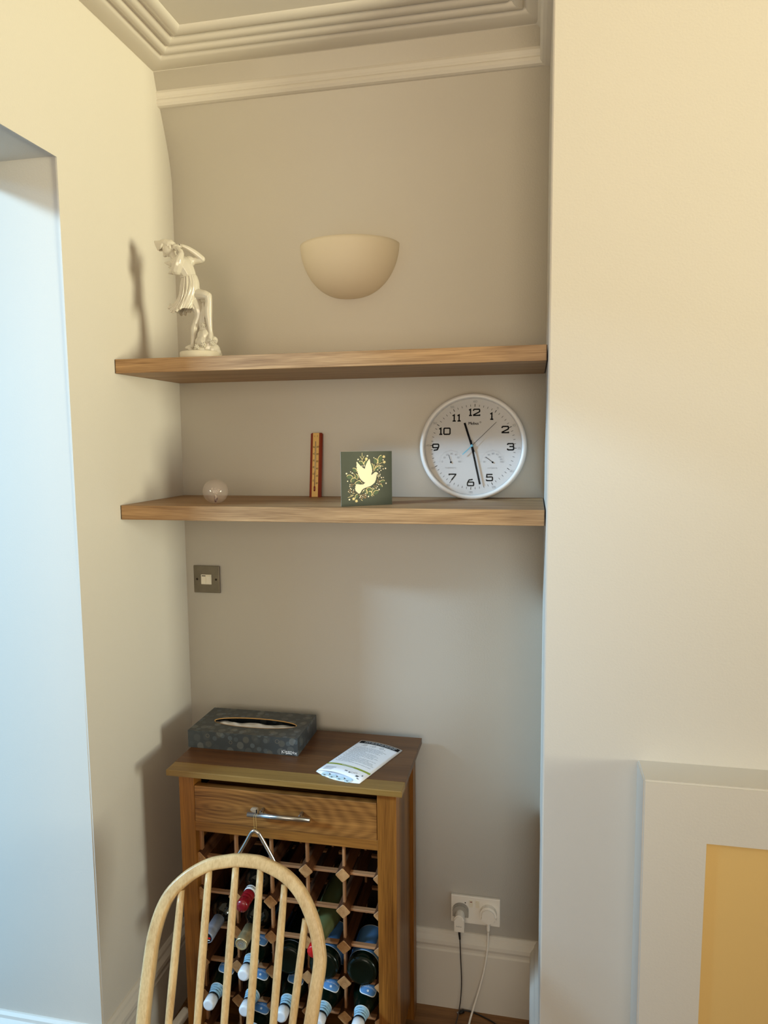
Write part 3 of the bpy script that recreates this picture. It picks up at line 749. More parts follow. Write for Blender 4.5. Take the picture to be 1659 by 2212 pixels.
for x, y, r in ((565, 375, 22), (830, 278, 24), (1015, 333, 15), (240, 768, 24), (355, 722, 15), (402, 757, 20), (272, 985, 18), (680, 562, 16), (738, 560, 20), (1290, 660, 16), (1358, 648, 22), (1242, 910, 20), (1300, 908, 14), (1378, 1077, 22),
                (1175, 1250, 22), (868, 1440, 22), (730, 1268, 17), (326, 1508, 24), (1210, 585, 16), (1285, 400, 20), (1180, 742, 15), (1200, 815, 17), (1190, 858, 18), (1140, 862, 17), (1130, 685, 16), (1225, 700, 17), (1172, 630, 13), (1205, 635, 13), (995, 1205, 15), (1095, 1205, 16), (1125, 1165, 16)):
    disc(b, (x, y), r, gf(.0006), 10)
for x, y in ((340, 1085), (385, 1078), (432, 1082), (335, 1135), (392, 1125), (352, 1190), (318, 1235), (375, 1215), (297, 1278), (355, 1260), (332, 1308), (384, 1296), (436, 1290), (440, 1240), (1130, 980), (1180, 1010), (1128, 1030), (1175, 1055), (1110, 1080), (1160, 1105), (1200, 1100), (1232, 1080),
             (1028, 1145), (1085, 1145), (1058, 1185), (610, 1390), (655, 1400), (700, 1395), (740, 1380), (780, 1350), (620, 1465), (660, 1465), (705, 1440), (745, 1465), (780, 1475), (800, 1440), (690, 1490), (640, 1430), (755, 1425), (790, 1400)):
    disc(bb if (x + y) % 3 else b, (x, y), 15, gf(.0006), 8)
tag(link('berry_print', b, M['berry_print'], t, local=True), kind='stuff'); tag(link('berry_print', bb, M['berry_brown'], t, local=True), kind='stuff')

# ------------------------------------------------------------------ glass ball
t = thing('glass_paperweight', 'small clear bubbled glass ball near the left end of the lower shelf', 'paperweight', (0.2315, -0.268, 1.5566))
b = nb(); lathe(b, [(.0005, .0002), (.009, .0006)] + [(.0335 * math.sin(a), .0325 - .0328 * math.cos(a)) for a in [0.32 + (PI - .34) * k / 28 for k in range(29)]], 40, cap=True)
link('sphere', b, M['ball'], t, local=True)
b = nb(); rb = random.Random(3)
for k in range(70):
    h = rb.random(); a = rb.random() * 2 * PI; r = (.003 + .012 * max(0, h - .45) * 2) * rb.random() ** .5
    ball(b, (r * math.cos(a), r * math.sin(a), .006 + .036 * h), .0005 + .0007 * rb.random(), 6)
tag(link('bubbles', b, M['bubble'], t, local=True), kind='stuff')
b = nb(); ball(b, (0, 0, .008), .005, 10, sc=(.8, .8, 1.1)); ball(b, (.004, .001, .013), .0022, 8, sc=(.8, .8, 1.6)); ball(b, (-.003, 0, .016), .002, 8, sc=(.7, .7, 2)); link('core', b, M['bubble_dark'], t, local=True)

# ------------------------------------------------------------------ wine rack cabinet
ZC = 0.855
t = cab = thing('wine_rack_cabinet', 'golden oak wine rack cabinet with one drawer in the alcove', 'wine rack', (0.428, -0.2, 0))
yF, yB, xL, xR = -0.345, -0.044, 0.1345, 0.7275
for (a, c, m, lab) in ((-.3670, -.3162, M['oak_pale'], 'paler front board'), (-.3160, -.2262, M['oak_top'], None), (-.2260, -.1302, M['oak_top'], None), (-.1300, -.0420, M['oak_top'], None)):
    tag(link('top_board', bx(nb(), .110, .7465, a, c, .8385, ZC, .0016 if a < -.36 else .0004), m, cab), lab)
PWD = 0.0435
for x0, y0 in ((xL, yF), (xR - PWD - .006, yF), (xL, yB - PWD), (xR - PWD, yB - PWD)):
    w = PWD + (.006 if (x0 > .5 and y0 < -.3) else 0)
    link('post', bx(nb(), x0, x0 + w, y0, y0 + PWD, 0, .8385, .0012), M['oak_v'], cab)
for x0 in (xL + .010, xR - .022):
    link('side_panel', bx(nb(), x0, x0 + .012, yF + PWD - .002, yB - PWD + .002, .07, .8385), M['oak_v'], cab)
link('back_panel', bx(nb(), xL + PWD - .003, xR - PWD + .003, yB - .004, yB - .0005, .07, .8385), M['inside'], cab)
xi0, xi1 = xL + PWD, xR - PWD - .006
link('top_rail', bx(nb(), xi0 - .002, xi1 + .002, yF + .012, yF + .030, .8220, .8385), M['oak_h'], cab)
link('drawer_rail', bx(nb(), xi0 - .002, xi1 + .002, yF + .001, yF + .028, .6795, .7075, .0008), M['oak_h'], cab)
link('drawer_divider', bx(nb(), xi0 - .002, xi1 + .002, yF + .028, yB - .012, .690, .7000), M['oak_h'], cab)
link('bottom_rail', bx(nb(), xi0 - .002, xi1 + .002, yF + .003, yF + .025, .050, .100), M['oak_h'], cab)
link('bottom_board', bx(nb(), xi0 - .002, xi1 + .002, yF + .025, yB - .012, .070, .082), M['oak_h'], cab)
dr = link('drawer', bx(nb(), xi0 + .0010, xi1 - .0010, yF - .001, yF + .020, .7085, .8070, .0012), M['oak_drawer'], cab)
link('drawer_box', bx(nb(), xi0 + .012, xi1 - .012, yF + .020, yB - .03, .7085, .790), M['oak_h'], cab)
b = nb(); sweep(b, [(.3425, -.3785, .7605), (.5115, -.3785, .7625)], .0060)
for f in b.faces: f.smooth = len(f.verts) == 4
hd = link('handle', b, M['steel'], dr)
for x in (.3745, .4805):
    b = nb(); sweep(b, [(x, yF - .0005, .7613), (x, -.3785, .7613)], .0046); o = link('handle_post', b, M['steel'], dr)

# the rack: diamond bars front to back, slats between them
colx = [.1815 + .1003 * k for k in range(6)]; rowz = [.6960 - .1000 * k for k in range(7)]
RB, y0r, y1r = .0186, yF + .008, yB - .008
def bar_bm(full=1):
    b = nb(); r = RB; c = .30 * r
    pts = [(r, c * .35), (c * .35, r), (-c * .35, r), (-r, c * .35), (-r, -c * .35), (-c * .35, -r), (c * .35, -r), (r, -c * .35)]
    prism(b, pts, y0r, y1r, 1); bmesh.ops.bevel(b, geom=[e for e in b.edges if all(abs(v.co.y - y0r) < 1e-5 for v in e.verts)], offset=.0012, segments=1, affect='EDGES'); return b
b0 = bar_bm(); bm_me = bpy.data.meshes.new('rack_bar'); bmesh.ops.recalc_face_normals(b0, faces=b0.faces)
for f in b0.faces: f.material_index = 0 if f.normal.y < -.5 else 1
b0.to_mesh(bm_me); b0.free(); bm_me.materials.append(M['rack']); bm_me.materials.append(M['flank_shade'])
me_v = bpy.data.meshes.new('upright_slat'); b0 = bx(nb(), -.0033, .0033, 0, .014, -.0350, .0350, .0008, seg=1); b0.to_mesh(me_v); b0.free(); me_v.materials.append(M['rack_slat'])
mh_ = wood('rack_slat_cross', srgb(126, 82, 50), srgb(184, 134, 92), 0, 1.6, 0.55, rand=0.1)
me_h = bpy.data.meshes.new('cross_slat'); b0 = bx(nb(), -.0350, .0350, 0, .014, -.0033, .0033, .0008, seg=1); b0.to_mesh(me_h); b0.free(); me_h.materials.append(mh_)
def put(name, me, x, y, z, parent):
    o = bpy.data.objects.new(name, me); COL.objects.link(o); o.parent = parent
    o.location = Vector((x, y, z)) - parent.location; return o
for j, z in enumerate(rowz):
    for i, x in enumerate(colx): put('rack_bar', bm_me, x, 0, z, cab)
for yy in (y0r + .012, y1r - .03):
    for j in range(6):
        for i in range(6):
            if True: put('upright_slat', me_v, colx[i], yy, (rowz[j] + rowz[j + 1]) / 2, cab)
    for j in range(7):
        for i in range(5): put('cross_slat', me_h, (colx[i] + colx[i + 1]) / 2, yy, rowz[j], cab)

# ------------------------------------------------------------------ bottles (local z runs from base to cap)
def bottle(name, label, x, z, ytip, kind, out=True, group=None, spin=0.0):
    """out: the cap faces the room; otherwise the base does"""
    if kind == 'water':
        Ln, prof = .300, [(.030, .0), (.0385, .003), (.0405, .010), (.0405, .150), (.0395, .170), (.0350, .192), (.0265, .220), (.0190, .245), (.0152, .262), (.0148, .272), (.0160, .276), (.0140, .280), (.0140, .294)]
    elif kind == 'pale':
        Ln, prof = .330, [(.028, .004), (.0365, .002), (.0375, .010), (.0375, .150), (.0350, .180), (.0290, .215), (.0215, .250), (.0160, .285), (.0145, .305), (.0150, .320), (.0150, .328)]
    else:
        Ln, prof = .305, [(.028, .004), (.0365, .002), (.0380, .010), (.0380, .175), (.0370, .190), (.0320, .206), (.0220, .219), (.0165, .230), (.0148, .245), (.0145, .290), (.0155, .292), (.0155, .303)]
    rot = (PI / 2 + spin, 0, 0) if out else (-PI / 2, 0, 0)
    y = ytip + Ln if out else ytip
    o = thing(name, label, 'bottle', (x, y, z), rot, group)
    b = nb(); lathe(b, prof, 32); gm = {'water': M['green_glass'], 'pale': M['pale_glass']}.get(kind, M['wine_glass_dark'])
    link('glass_body', b, gm, o, local=True)
    return o, prof, Ln
def rad(prof, z):
    for (r0, z0), (r1, z1) in zip(prof, prof[1:]):
        if z0 <= z <= z1: return r0 + (r1 - r0) * (z - z0) / max(1e-6, z1 - z0)
    return prof[-1][0]
def patch(bm, prof, zc, ang, ha, hb, lift, n=28, rings=6, shape=2.0, mi=0):
    """oval label on the bottle: half sizes ha (around) and hb (along)"""
    def P(u, v):
        z = zc + v; r = rad(prof, z) + lift; a = ang + u / r; return Vector((r * math.cos(a), r * math.sin(a), z))
    pr = None; c = bm.verts.new(P(0, 0))
    for k in range(1, rings + 1):
        rr = k / rings; cur = []
        for i in range(n):
            a = 2 * PI * i / n; cx, cy = math.cos(a), math.sin(a)
            cur.append(bm.verts.new(P(rr * ha * abs(cx) ** (2 / shape) * (1 if cx > 0 else -1), rr * hb * abs(cy) ** (2 / shape) * (1 if cy > 0 else -1))))
        for i in range(n):
            f = bm.faces.new([c, cur[i], cur[(i + 1) % n]] if pr is None else [pr[i], cur[i], cur[(i + 1) % n], pr[(i + 1) % n]]); f.smooth = True; f.material_index = mi
        pr = cur
def band(bm, prof, z0, z1, lift, mi=0, n=32, steps=3):
    lathe(bm, [(rad(prof, z0 + (z1 - z0) * k / steps) + lift, z0 + (z1 - z0) * k / steps) for k in range(steps + 1)], n, mi, cap=False)
def wrap_text(bm, prof, s, size, zc, ang, lift, xs=1.0, flipz=True, mi=0):
    def fn(x, y):
        z = zc + (y if not flipz else -y); r = rad(prof, z) + lift; a = ang + (x if not flipz else -x) / rad(prof, zc); return Vector((r * math.cos(a), r * math.sin(a), z))
    add_text(bm, s, size, fn, xs, mi=mi)
def dress_water(o, prof, Ln, out=True, ang=PI / 2 - .25):
    if out:
        b = nb(); lathe(b, [(.0148, Ln - .026), (.0158, Ln - .0255), (.0160, Ln - .012), (.0158, Ln - .003), (.0140, Ln), (.0100, Ln + .0004)], 28); link('cap', b, M['cap_white'], o, local=True)
        b = nb(); band(b, prof, .2440, .2690, .0006); band(b, prof, .2690, .2715, .0009, 1); band(b, prof, .2425, .2440, .0009, 2)
        nl = link('neck_label', b, [M['label_blue_pale'], M['kl_navy'], M['label_white']], o, local=True)
        b = nb()
        for k, zz in enumerate((.2620, .2555, .2490)):
            for aa in (ang - .9, ang + .5): wrap_text(b, prof, ('S.PELLEGRINO', 'ACQUA MINERALE', 'NATURALE')[k], .0042 if k == 0 else .0030, zz, aa, .0012)
        link('lettering', b, M['kl_navy'], nl, local=True)
        b = nb(); patch(b, prof, .1965, ang, .0245, .0195, .0005, shape=2.3, mi=0); patch(b, prof, .1965, ang, .0225, .0175, .0009, shape=2.3, mi=1)
        sl = link('shoulder_label', b, [M['label_white'], M['label_blue']], o, local=True)
        b = nb(); wrap_text(b, prof, 'S.PELLEGRINO', .0062, .1950, ang, .0014); patch(b, prof, .2050, ang, .0035, .0035, .0014, 5, 1); link('lettering', b, M['label_white'], sl, local=True)
    b = nb(); band(b, prof, .030, .128, .0005); band(b, prof, .028, .030, .0006, 1); band(b, prof, .128, .130, .0006, 1)
    bl = link('body_label', b, [M['label_blue'], M['label_white']], o, local=True)
    for aa in (PI / 2 + .1, -PI / 2 - .1):
        b = nb(); wrap_text(b, prof, 'S.PELLEGRINO', .0120, .042, aa, .0011, 0.8, flipz=False); link('lettering', b, M['kl_navy'], bl, local=True)
def xc(i): return (colx[i] + colx[i + 1]) / 2
def zc_(j): return (rowz[j] + rowz[j + 1]) / 2
WG = 'green water bottles in the wine rack'
YT = -0.420
for i, j, lab in ((1, 3, 'green water bottle with white cap, highest of its kind, below the gold capped bottle'), (1, 4, 'white capped green water bottle in second rack column, directly under another one'),
                  (0, 4, 'white capped green water bottle in leftmost rack column'), (2, 4, 'white capped green water bottle in middle rack column'),
                  (3, 4, 'white capped green water bottle seen through the right curve of the chair back'), (4, 4, 'green water bottle with blue neck label lowest beside the right rack post'),
                  (1, 5, 'green water bottle with only its blue shoulder label showing at the frame bottom')):
    o, pr, Ln = bottle('water_bottle', lab, xc(i) + .003, zc_(j) - .003, YT - (.004 if i == 3 else 0), 'water', True, WG)
    dress_water(o, pr, Ln)
for i, j, lab in ((2, 3, 'dark green bottle lying base outwards in middle rack column'), (3, 3, 'green water bottle lying base outwards left of the rightmost base out bottle'), (4, 3, 'green water bottle lying base outwards next to the right rack post')):
    o, pr, Ln = bottle('water_bottle', lab, xc(i) - (.003 if i == 3 else 0), zc_(j) - .003, yF - .004, 'water', False, WG)
    if i > 2: dress_water(o, pr, Ln, False)
    else:
        b = nb(); band(b, pr, .028, .030, .0006); link('body_label', b, M['ink_soft'], o, local=True)

o, pr, Ln = bottle('wine_bottle', 'dark wine bottle with ribbed dark red cap and white collar', xc(1) + .006, zc_(1) - .004, YT - .002, 'wine', spin=.022)
b = nb(); lathe(b, [(.0158, Ln - .050), (.0160, Ln - .046), (.0160, Ln - .034), (.0150, Ln - .033), (.0160, Ln - .031), (.0160, Ln - .024), (.0150, Ln - .023), (.0162, Ln - .021), (.0162, Ln - .006), (.0150, Ln + .001), (.004, Ln + .0016)], 28); link('cap', b, M['foil_red'], o, local=True)
b = nb(); lathe(b, [(.0160, Ln - .066), (.0164, Ln - .065), (.0164, Ln - .051), (.0160, Ln - .050)], 28, cap=False); cl = link('collar', b, M['label_white'], o, local=True)
b = nb()
for k in range(14): 
    a = PI / 2 - .9 + k * .13
    for dz in (0, .003): bx(b, -.0007, .0007, -.0002, .0002, Ln - .060 + dz, Ln - .0585 + dz) if False else None
    M4 = Matrix.Translation((.0166 * math.cos(a), .0166 * math.sin(a), Ln - .058)) @ Matrix.Rotation(a, 4, 'Z')
    tt = bx(nb(), -.0002, .0002, -.0006 - .0004 * (k % 2), .0006, -.0028, .0028 - .002 * (k % 3 == 1))
    for v in tt.verts: v.co = M4 @ v.co
    merge(b, tt)
link('collar_print', b, M['ink_soft'], cl, local=True)
o, pr, Ln = bottle('wine_bottle', 'wine bottle with grey blue foil neck in leftmost rack column', xc(0) + .008, zc_(2) - .004, YT - .004, 'wine', spin=.014)
b = nb(); lathe(b, [(.0162, Ln - .075), (.0158, Ln - .030), (.0164, Ln - .026), (.0156, Ln - .0245), (.0164, Ln - .022), (.0156, Ln - .020), (.0164, Ln - .017), (.0164, Ln - .002), (.0140, Ln + .001), (.0136, Ln - .001), (.002, Ln - .001)], 28); cp = link('foil', b, M['foil_grey'], o, local=True)
b = nb(); lathe(b, [(.0128, Ln - .0006), (.0128, Ln + .0002)], 24); bx(b, -.010, .010, -.0022, .0022, Ln + .0003, Ln + .0006, mi=1); bx(b, -.008, .008, -.0068, -.0050, Ln + .0003, Ln + .0006, mi=2); link('top_print', b, [M['ink'], M['foil_bright_red'], M['label_white']], cp, local=True)
o, pr, Ln = bottle('wine_bottle', 'dark wine bottle with pale gold screw cap behind the chair back', xc(1) + .003, zc_(2) - .004, YT - .006, 'wine', spin=.024)
b = nb(); lathe(b, [(.0160, Ln - .060), (.0158, Ln - .032), (.0166, Ln - .029), (.0158, Ln - .0275), (.0166, Ln - .025), (.0160, Ln - .023), (.0168, Ln - .020), (.0168, Ln - .002), (.0152, Ln + .001), (.0140, Ln + .0002), (.002, Ln + .0002)], 28); cp = link('cap', b, M['foil_gold'], o, local=True)
b = nb()
for r in (.0085, .0045):
    stroke(b, [(r * math.cos(2 * PI * k / 16), r * math.sin(2 * PI * k / 16)) for k in range(16)], .0012, lambda x, y: Vector((x, y, Ln + .0006)), True)
stroke(b, [(-.005, -.003), (0, .004), (.004, -.002)], .0014, lambda x, y: Vector((x, y, Ln + .0006))); link('crest', b, M['ink_soft'], cp, local=True)
o, pr, Ln = bottle('wine_bottle', 'pale olive glass wine bottle with bright red cap behind the right chair curve', xc(3) - .007, zc_(2) - .004, YT + .002, 'pale', spin=.02)
b = nb(); lathe(b, [(.0158, Ln - .040), (.0160, Ln - .020), (.0152, Ln - .019), (.0166, Ln - .017), (.0166, Ln - .002), (.0150, Ln + .001), (.002, Ln + .001)], 28); link('cap', b, M['foil_bright_red'], o, local=True)

# ------------------------------------------------------------------ musical triangle hanging from the drawer handle
t = thing('musical_triangle', 'small steel triangle instrument hanging from the drawer handle by gold string', 'triangle', (.365, -.386, .74))
ty = -.3905
tri = [(.4195, ty, .6445), (.398, ty, .684), (.3795, ty, .7155), (.3745, ty, .7218), (.3665, ty, .7252), (.3590, ty, .7218), (.3535, ty, .7145), (.3360, ty, .683), (.3150, ty, .6480), (.3120, ty, .6400), (.3170, ty, .6355), (.330, ty, .635), (.370, ty, .634), (.4060, ty, .633)]
b = nb(); sweep(b, catmull(tri, 5), .0049, upv=(0, 1, 0)); link('bar', b, M['chrome'], t)
b = nb()
for x0, x1 in ((.3645, .3650), (.3705, .3712)):
    sweep(b, [(x1, ty, .7275 - .006), (x0, ty, .7650), (x0 + .001, -.3800, .7675), (x0 + .001, -.3725, .7655)], .0004)
sweep(b, [(.3648, ty, .7345), (.3710, ty, .7345)], .0004)
sweep(b, [(.3645, ty + .004, .7225), (.3645, ty - .0042, .7225), (.3645, ty - .0042, .729), (.3645, ty, .7300)], .0004)
link('string', b, M['string'], t)
b = nb(); prism(b, [(-.013, .002), (-.006, -.004), (.0060, -.0055), (.0075, -.001), (.0065, .0065), (.001, .0075), (-.010, .0068)], -.384, -.374, 1); 
for v in b.verts: v.co += Vector((.3650, 0, .7735))
bmesh.ops.bevel(b, geom=list(b.edges), offset=.0012, segments=1, affect='EDGES'); gp = link('grip', b, M['grip'], t)
b = nb(); bx(b, -.0016, .0014, -.3846, -.3838, -.004, .0052); 
for v in b.verts: v.co += Vector((.3700, 0, .7742))
link('grip_slot', b, M['ink'], gp)

# ------------------------------------------------------------------ tissue box
bx0, bx1, by0, by1, bz0, bz1 = .1030, .4295, -.2250, -.0500, ZC + .0004, .9055
t = thing('tissue_box', 'charcoal tissue box with pale disc pattern and gold rimmed oval opening', 'tissue box', ((bx0 + bx1) / 2, (by0 + by1) / 2, bz0))
ec, erx, ery = (.2730, -.1425), .1265, .0350
b = nb(); uvl = b.loops.layers.uv.new('UVMap'); NE = 64
def oval(s=1.0, z=bz1): return [Vector((ec[0] + (erx * s + 0) * math.cos(2 * PI * k / NE), ec[1] + (ery + erx * (s - 1)) * math.sin(2 * PI * k / NE), z)) for k in range(NE)]
def edge_pt(p):
    d = Vector((p.x - ec[0], p.y - ec[1])); s = min(((bx1 if d.x > 0 else bx0) - ec[0]) / d.x if abs(d.x) > 1e-6 else 9e9, ((by1 if d.y > 0 else by0) - ec[1]) / d.y if abs(d.y) > 1e-6 else 9e9)
    return Vector((ec[0] + d.x * s, ec[1] + d.y * s, bz1))
inn = [b.verts.new(p) for p in oval()]; outp = [edge_pt(p) for p in oval()]; corners = [Vector((x, y, bz1)) for x, y in ((bx0, by0), (bx1, by0), (bx1, by1), (bx0, by1))]
for cpt in corners:      # move the nearest rim point onto each corner
    k = min(range(NE), key=lambda k: (outp[k] - cpt).length); outp[k] = cpt
ov = [b.verts.new(p) for p in outp]
for k in range(NE): b.faces.new([ov[k], ov[(k + 1) % NE], inn[(k + 1) % NE], inn[k]])
low = [b.verts.new(Vector((p.co.x, p.co.y, bz0))) for p in ov]
for k in range(NE): b.faces.new([low[k], low[(k + 1) % NE], ov[(k + 1) % NE], ov[k]])
b.faces.new(low[::-1])
il = [b.verts.new(p) for p in oval(1.0, bz1 - .0012)]
for k in range(NE): b.faces.new([inn[k], inn[(k + 1) % NE], il[(k + 1) % NE], il[k]])
b.normal_update()
for f in b.faces:
    n = f.normal
    for l in f.loops:
        c = l.vert.co; l[uvl].uv = (c.x, c.y) if abs(n.z) > .7 else ((c.x + .03, c.z + .21) if abs(n.y) > .7 else (c.y + .57, c.z + .31))
link('carton', b, M['box'], t)
b = nb(); P0 = [Vector((ec[0] + erx * math.cos(2 * PI * k / 72), ec[1] + ery * math.sin(2 * PI * k / 72), bz1 + .0003)) for k in range(73)]
V1 = [b.verts.new(p) for p in P0[:-1]]; V2 = [b.verts.new(Vector((ec[0] + (erx - .0022) * math.cos(2 * PI * k / 72), ec[1] + (ery - .0022) * math.sin(2 * PI * k / 72), bz1 + .0003))) for k in range(72)]
V3 = [b.verts.new(v.co - Vector((0, 0, .0020))) for v in V2]
for k in range(72):
    b.faces.new([V1[k], V1[(k + 1) % 72], V2[(k + 1) % 72], V2[k]]); b.faces.new([V2[k], V2[(k + 1) % 72], V3[(k + 1) % 72], V3[k]])
link('opening_rim', b, M['gold_rim'], t)
b = nb(); GX, GY = 60, 20; rg = random.Random(5); G = []
for i in range(GX + 1):
    row = []
    for j in range(GY + 1):
        u, v = i / GX * 2 - 1, j / GY * 2 - 1
        z = bz1 - .010 - .010 * abs(v) ** 2 + .0025 * math.sin(u * 23 + 2 * v) * (1 - abs(v)) + .002 * math.sin(u * 9 + v * 3) + .0015 * math.sin(v * 9)
        row.append(b.verts.new(Vector((ec[0] + u * (erx + .008), ec[1] + v * (ery + .004), z))))
    G.append(row)
for i in range(GX):
    for j in range(GY): b.faces.new([G[i][j], G[i + 1][j], G[i + 1][j + 1], G[i][j + 1]]).smooth = True
link('tissues', b, M['tissue'], t)
b = nb(); yk = by0 - .0004
def kf(dep): return lambda x, y: Vector((.4045 + x, by0 - dep, .8665 + y - 7.0 * (x + .001) ** 2))
add_text(b, 'Kleenex', .0135, kf(.0005), 1.02, mi=0)
stroke(b, [(-.010, -.0062), (-.004, -.0056), (.003, -.0056), (.0085, -.0063)], .0018, kf(.0005), mi=0)
bk = nb(); add_text(bk, 'Kleenex', .0150, kf(.0003), 1.02)
link('lettering_shadow', bk, M['kl_navy'], t); link('brand_lettering', b, M['kl_white'], t)
b = nb()
for x, z, r in ((.163, .8935, .0050), (.370, .8930, .0055), (.232, .879, .0045)):
    stroke(b, [(x + r * math.cos(2 * PI * k / 24), z + r * math.sin(2 * PI * k / 24)) for k in range(24)], .0008, lambda x, y: Vector((x, by0 - .0003, y)), True)
link('ring_print', b, M['ring_grey'], t)

# ------------------------------------------------------------------ leaflet sleeve
LW, LL = .1360, .2180
t = thing('leaflet', 'white printed leaflet sleeve with olive green band on the wooden cabinet top', 'leaflet', (.5065, -.3000, ZC), (0, 0, math.radians(-19.0)))
def lz(x, y): return .0012 + .0100 * math.sin(PI * min(1, max(0, x / LW))) ** 0.8 * (0.55 + .45 * (1 - y / LL)) + .0006
b = nb(); NX, NY = 16, 8
def sheet(fn, th=.0003):
    G = [[[b.verts.new(fn(i / NX, j / NY) + Vector((0, 0, d))) for j in range(NY + 1)] for i in range(NX + 1)] for d in (0, -th)]
    for q, g in enumerate(G):
        for i in range(NX):
            for j in range(NY):
                f = [g[i][j], g[i + 1][j], g[i + 1][j + 1], g[i][j + 1]]; b.faces.new(f if q == 0 else f[::-1]).smooth = True
    ed = [(i, 0) for i in range(NX)] + [(NX, j) for j in range(NY)] + [(i, NY) for i in range(NX, 0, -1)] + [(0, j) for j in range(NY, 0, -1)]
    for k in range(len(ed)):
        (i0, j0), (i1, j1) = ed[k], ed[(k + 1) % len(ed)]; b.faces.new([G[0][i0][j0], G[1][i0][j0], G[1][i1][j1], G[0][i1][j1]])
sheet(lambda u, v: Vector((LW * u, LL * v, lz(LW * u, LL * v) + .0001)))
sheet(lambda u, v: Vector((LW * u, LL * v - .015 * (1 - v) * math.sin(PI * u) - .003 * (1 - v), .0007 + .0003 * math.sin(PI * u))))
link('sleeve', b, M['paper'], t, local=True)
def lf(x, y): return Vector((x, y, lz(x, y) + .0005))
def seg(bm, x0, x1, y, w, n=8, curve=0.0, mi=0): stroke(bm, [(x0 + (x1 - x0) * k / n, y + curve * math.sin(PI * (x0 + (x1 - x0) * k / n) / LW)) for k in range(n + 1)], w, lf, mi=mi)
b = nb(); seg(b, .004, LW - .004, LL - .0115, .0155, 12); bnd = link('header_band', b, M['ink'], t, local=True)
b = nb(); rr_ = random.Random(11)
for y in (LL - .0085, LL - .0140):
    x = .020
    while x < LW - .018:
        w = .004 + .008 * rr_.random(); seg2 = [(x, y), (x + w, y)]; stroke(b, seg2, .0026, lambda x, y: Vector((x, y, lz(x, y) + .0009))); x += w + .002
link('header_print', b, M['ink_pale'], t, local=True)
b = nb()
for k in range(19):
    y = LL - .047 - k * .0056; x = .017; end = .095 + .030 * rr_.random()
    if k % 6 == 5: end = .06
    while x < end:
        w = min(.004 + .010 * rr_.random(), end - x + .002); seg(b, x, x + w, y, .0013, 2); x += w + .0016
for cx in (.034, .062, .088):
    stroke(b, [(cx + .0055 * math.cos(2 * PI * k / 14), LL - .032 + .0055 * math.sin(2 * PI * k / 14)) for k in range(14)], .0010, lf, True); seg(b, cx - .003, cx + .003, LL - .032, .0010, 2)
link('body_print', b, M['ink_soft'], t, local=True)
b = nb()
for k in (0, 1.2, 3, 4.2, 6, 7.2, 9, 10.2, 11.6): disc(b, (.0125, LL - .048 - k * .0083), .0013, lf, 8)
for cx in (.026, .053, .100): disc(b, (cx, LL - .036), .0012, lf, 8)
for x, y, w, h in ((.112, .013, .010, .008), (.1235, .0255, .004, .006), (.120, .006, .008, .0035), (.075, .020, .009, .005), (.088, .017, .007, .006)):
    for k in range(4): seg(b, x, x + w * (.6 + .4 * rr_.random()), y + h * k / 4, h / 6, 2)
link('dark_print', b, M['ink'], t, local=True)
b = nb()
for k in range(7):
    x = .012; y = .028 - k * .0030; seg(b, x, x + .026 + .008 * rr_.random(), y, .0009, 3)
for cx, y in ((.098, .022), (.106, .026)): stroke(b, [(cx + .0035 * math.cos(2 * PI * k / 12), y + .0035 * math.sin(2 * PI * k / 12)) for k in range(12)], .0008, lf, True)
link('small_print', b, M['ink_soft'], t, local=True)
b = nb(); seg(b, .0005, LW - .0005, .0490, .0078, 14, -.0022); gb = link('green_band', b, M['olive'], t, local=True)
b = nb(); x = .050
while x < .085:
    w = .0025 + .002 * rr_.random(); stroke(b, [(x, .0485 - .002), (x + w, .0485 - .002)], .0018, lambda x, y: Vector((x, y, lz(x, y) + .0009))); x += w + .0009
link('band_print', b, M['label_white'], t, local=True)
b = nb()
for k in range(4):
    cx = .032 + k * .0235; cy = -.0052 - .0045 * math.sin(PI * cx / LW); lathe(b, [(.0108, .0010), (.0108, .0022), (.0100, .0026)], 20, mat4=Matrix.Translation((cx, cy + .0035, 0)))
bt = link('button_print', b, M['paper_blue'], t, local=True)
b = nb()
for k in range(4):
    cx = .032 + k * .0235; cy = -.0045 * math.sin(PI * cx / LW) - .0040
    for pts in ([(cx - .003, cy - .002), (cx + .001, cy - .005), (cx + .0035, cy - .001)], [(cx + .001, cy - .005), (cx, cy - .001)]): stroke(b, pts, .0012, lambda x, y: Vector((x, y, .0029)))
    if k < 3: stroke(b, [(cx + .0095, cy + .006), (cx + .0140, cy + .0055)], .0030, lambda x, y: Vector((x, y, .0030)))
link('arrow_print', b, M['ink'], t, local=True)

# ------------------------------------------------------------------ hoop back chair, its back against the rack
cO = Vector((.44697, -.63265, .81617)); ca, cr_ = .06531, -.39952
cL = Vector((math.cos(ca), math.sin(ca), 0)); cU = Vector((math.sin(ca) * math.sin(cr_), -math.cos(ca) * math.sin(cr_), math.cos(cr_))); cN = cL.cross(cU)
def cp_(s, tt, n=0): return cO + cL * s - cU * tt + cN * n
t = thing('hoop_back_chair', 'light beech hoop back chair with slender spindles in front of the wine rack', 'chair', (.457, -.95, 0))
hw = .0135
outer = [(-.196, .405), (-.200, .37), (-.203, .34), (-.2045, .29), (-.2045, .238), (-.2015, .165), (-.182, .096), (-.142, .048), (-.091, .016), (-.045, .004), (-.018, 0), (.013, 0), (.045, .004), (.100, .026), (.143, .064), (.175, .119), (.191, .172), (.1935, .205), (.1880, .255), (.1825, .305), (.1770, .35), (.170, .405)]
inn_ = []
for i, q in enumerate(outer):
    a = Vector(outer[max(0, i - 1)]); c = Vector(outer[min(len(outer) - 1, i + 1)]); d = (c - a).normalized(); n2 = Vector((-d.y, d.x))   # points inward
    inn_.append(Vector(q) + n2 * hw)
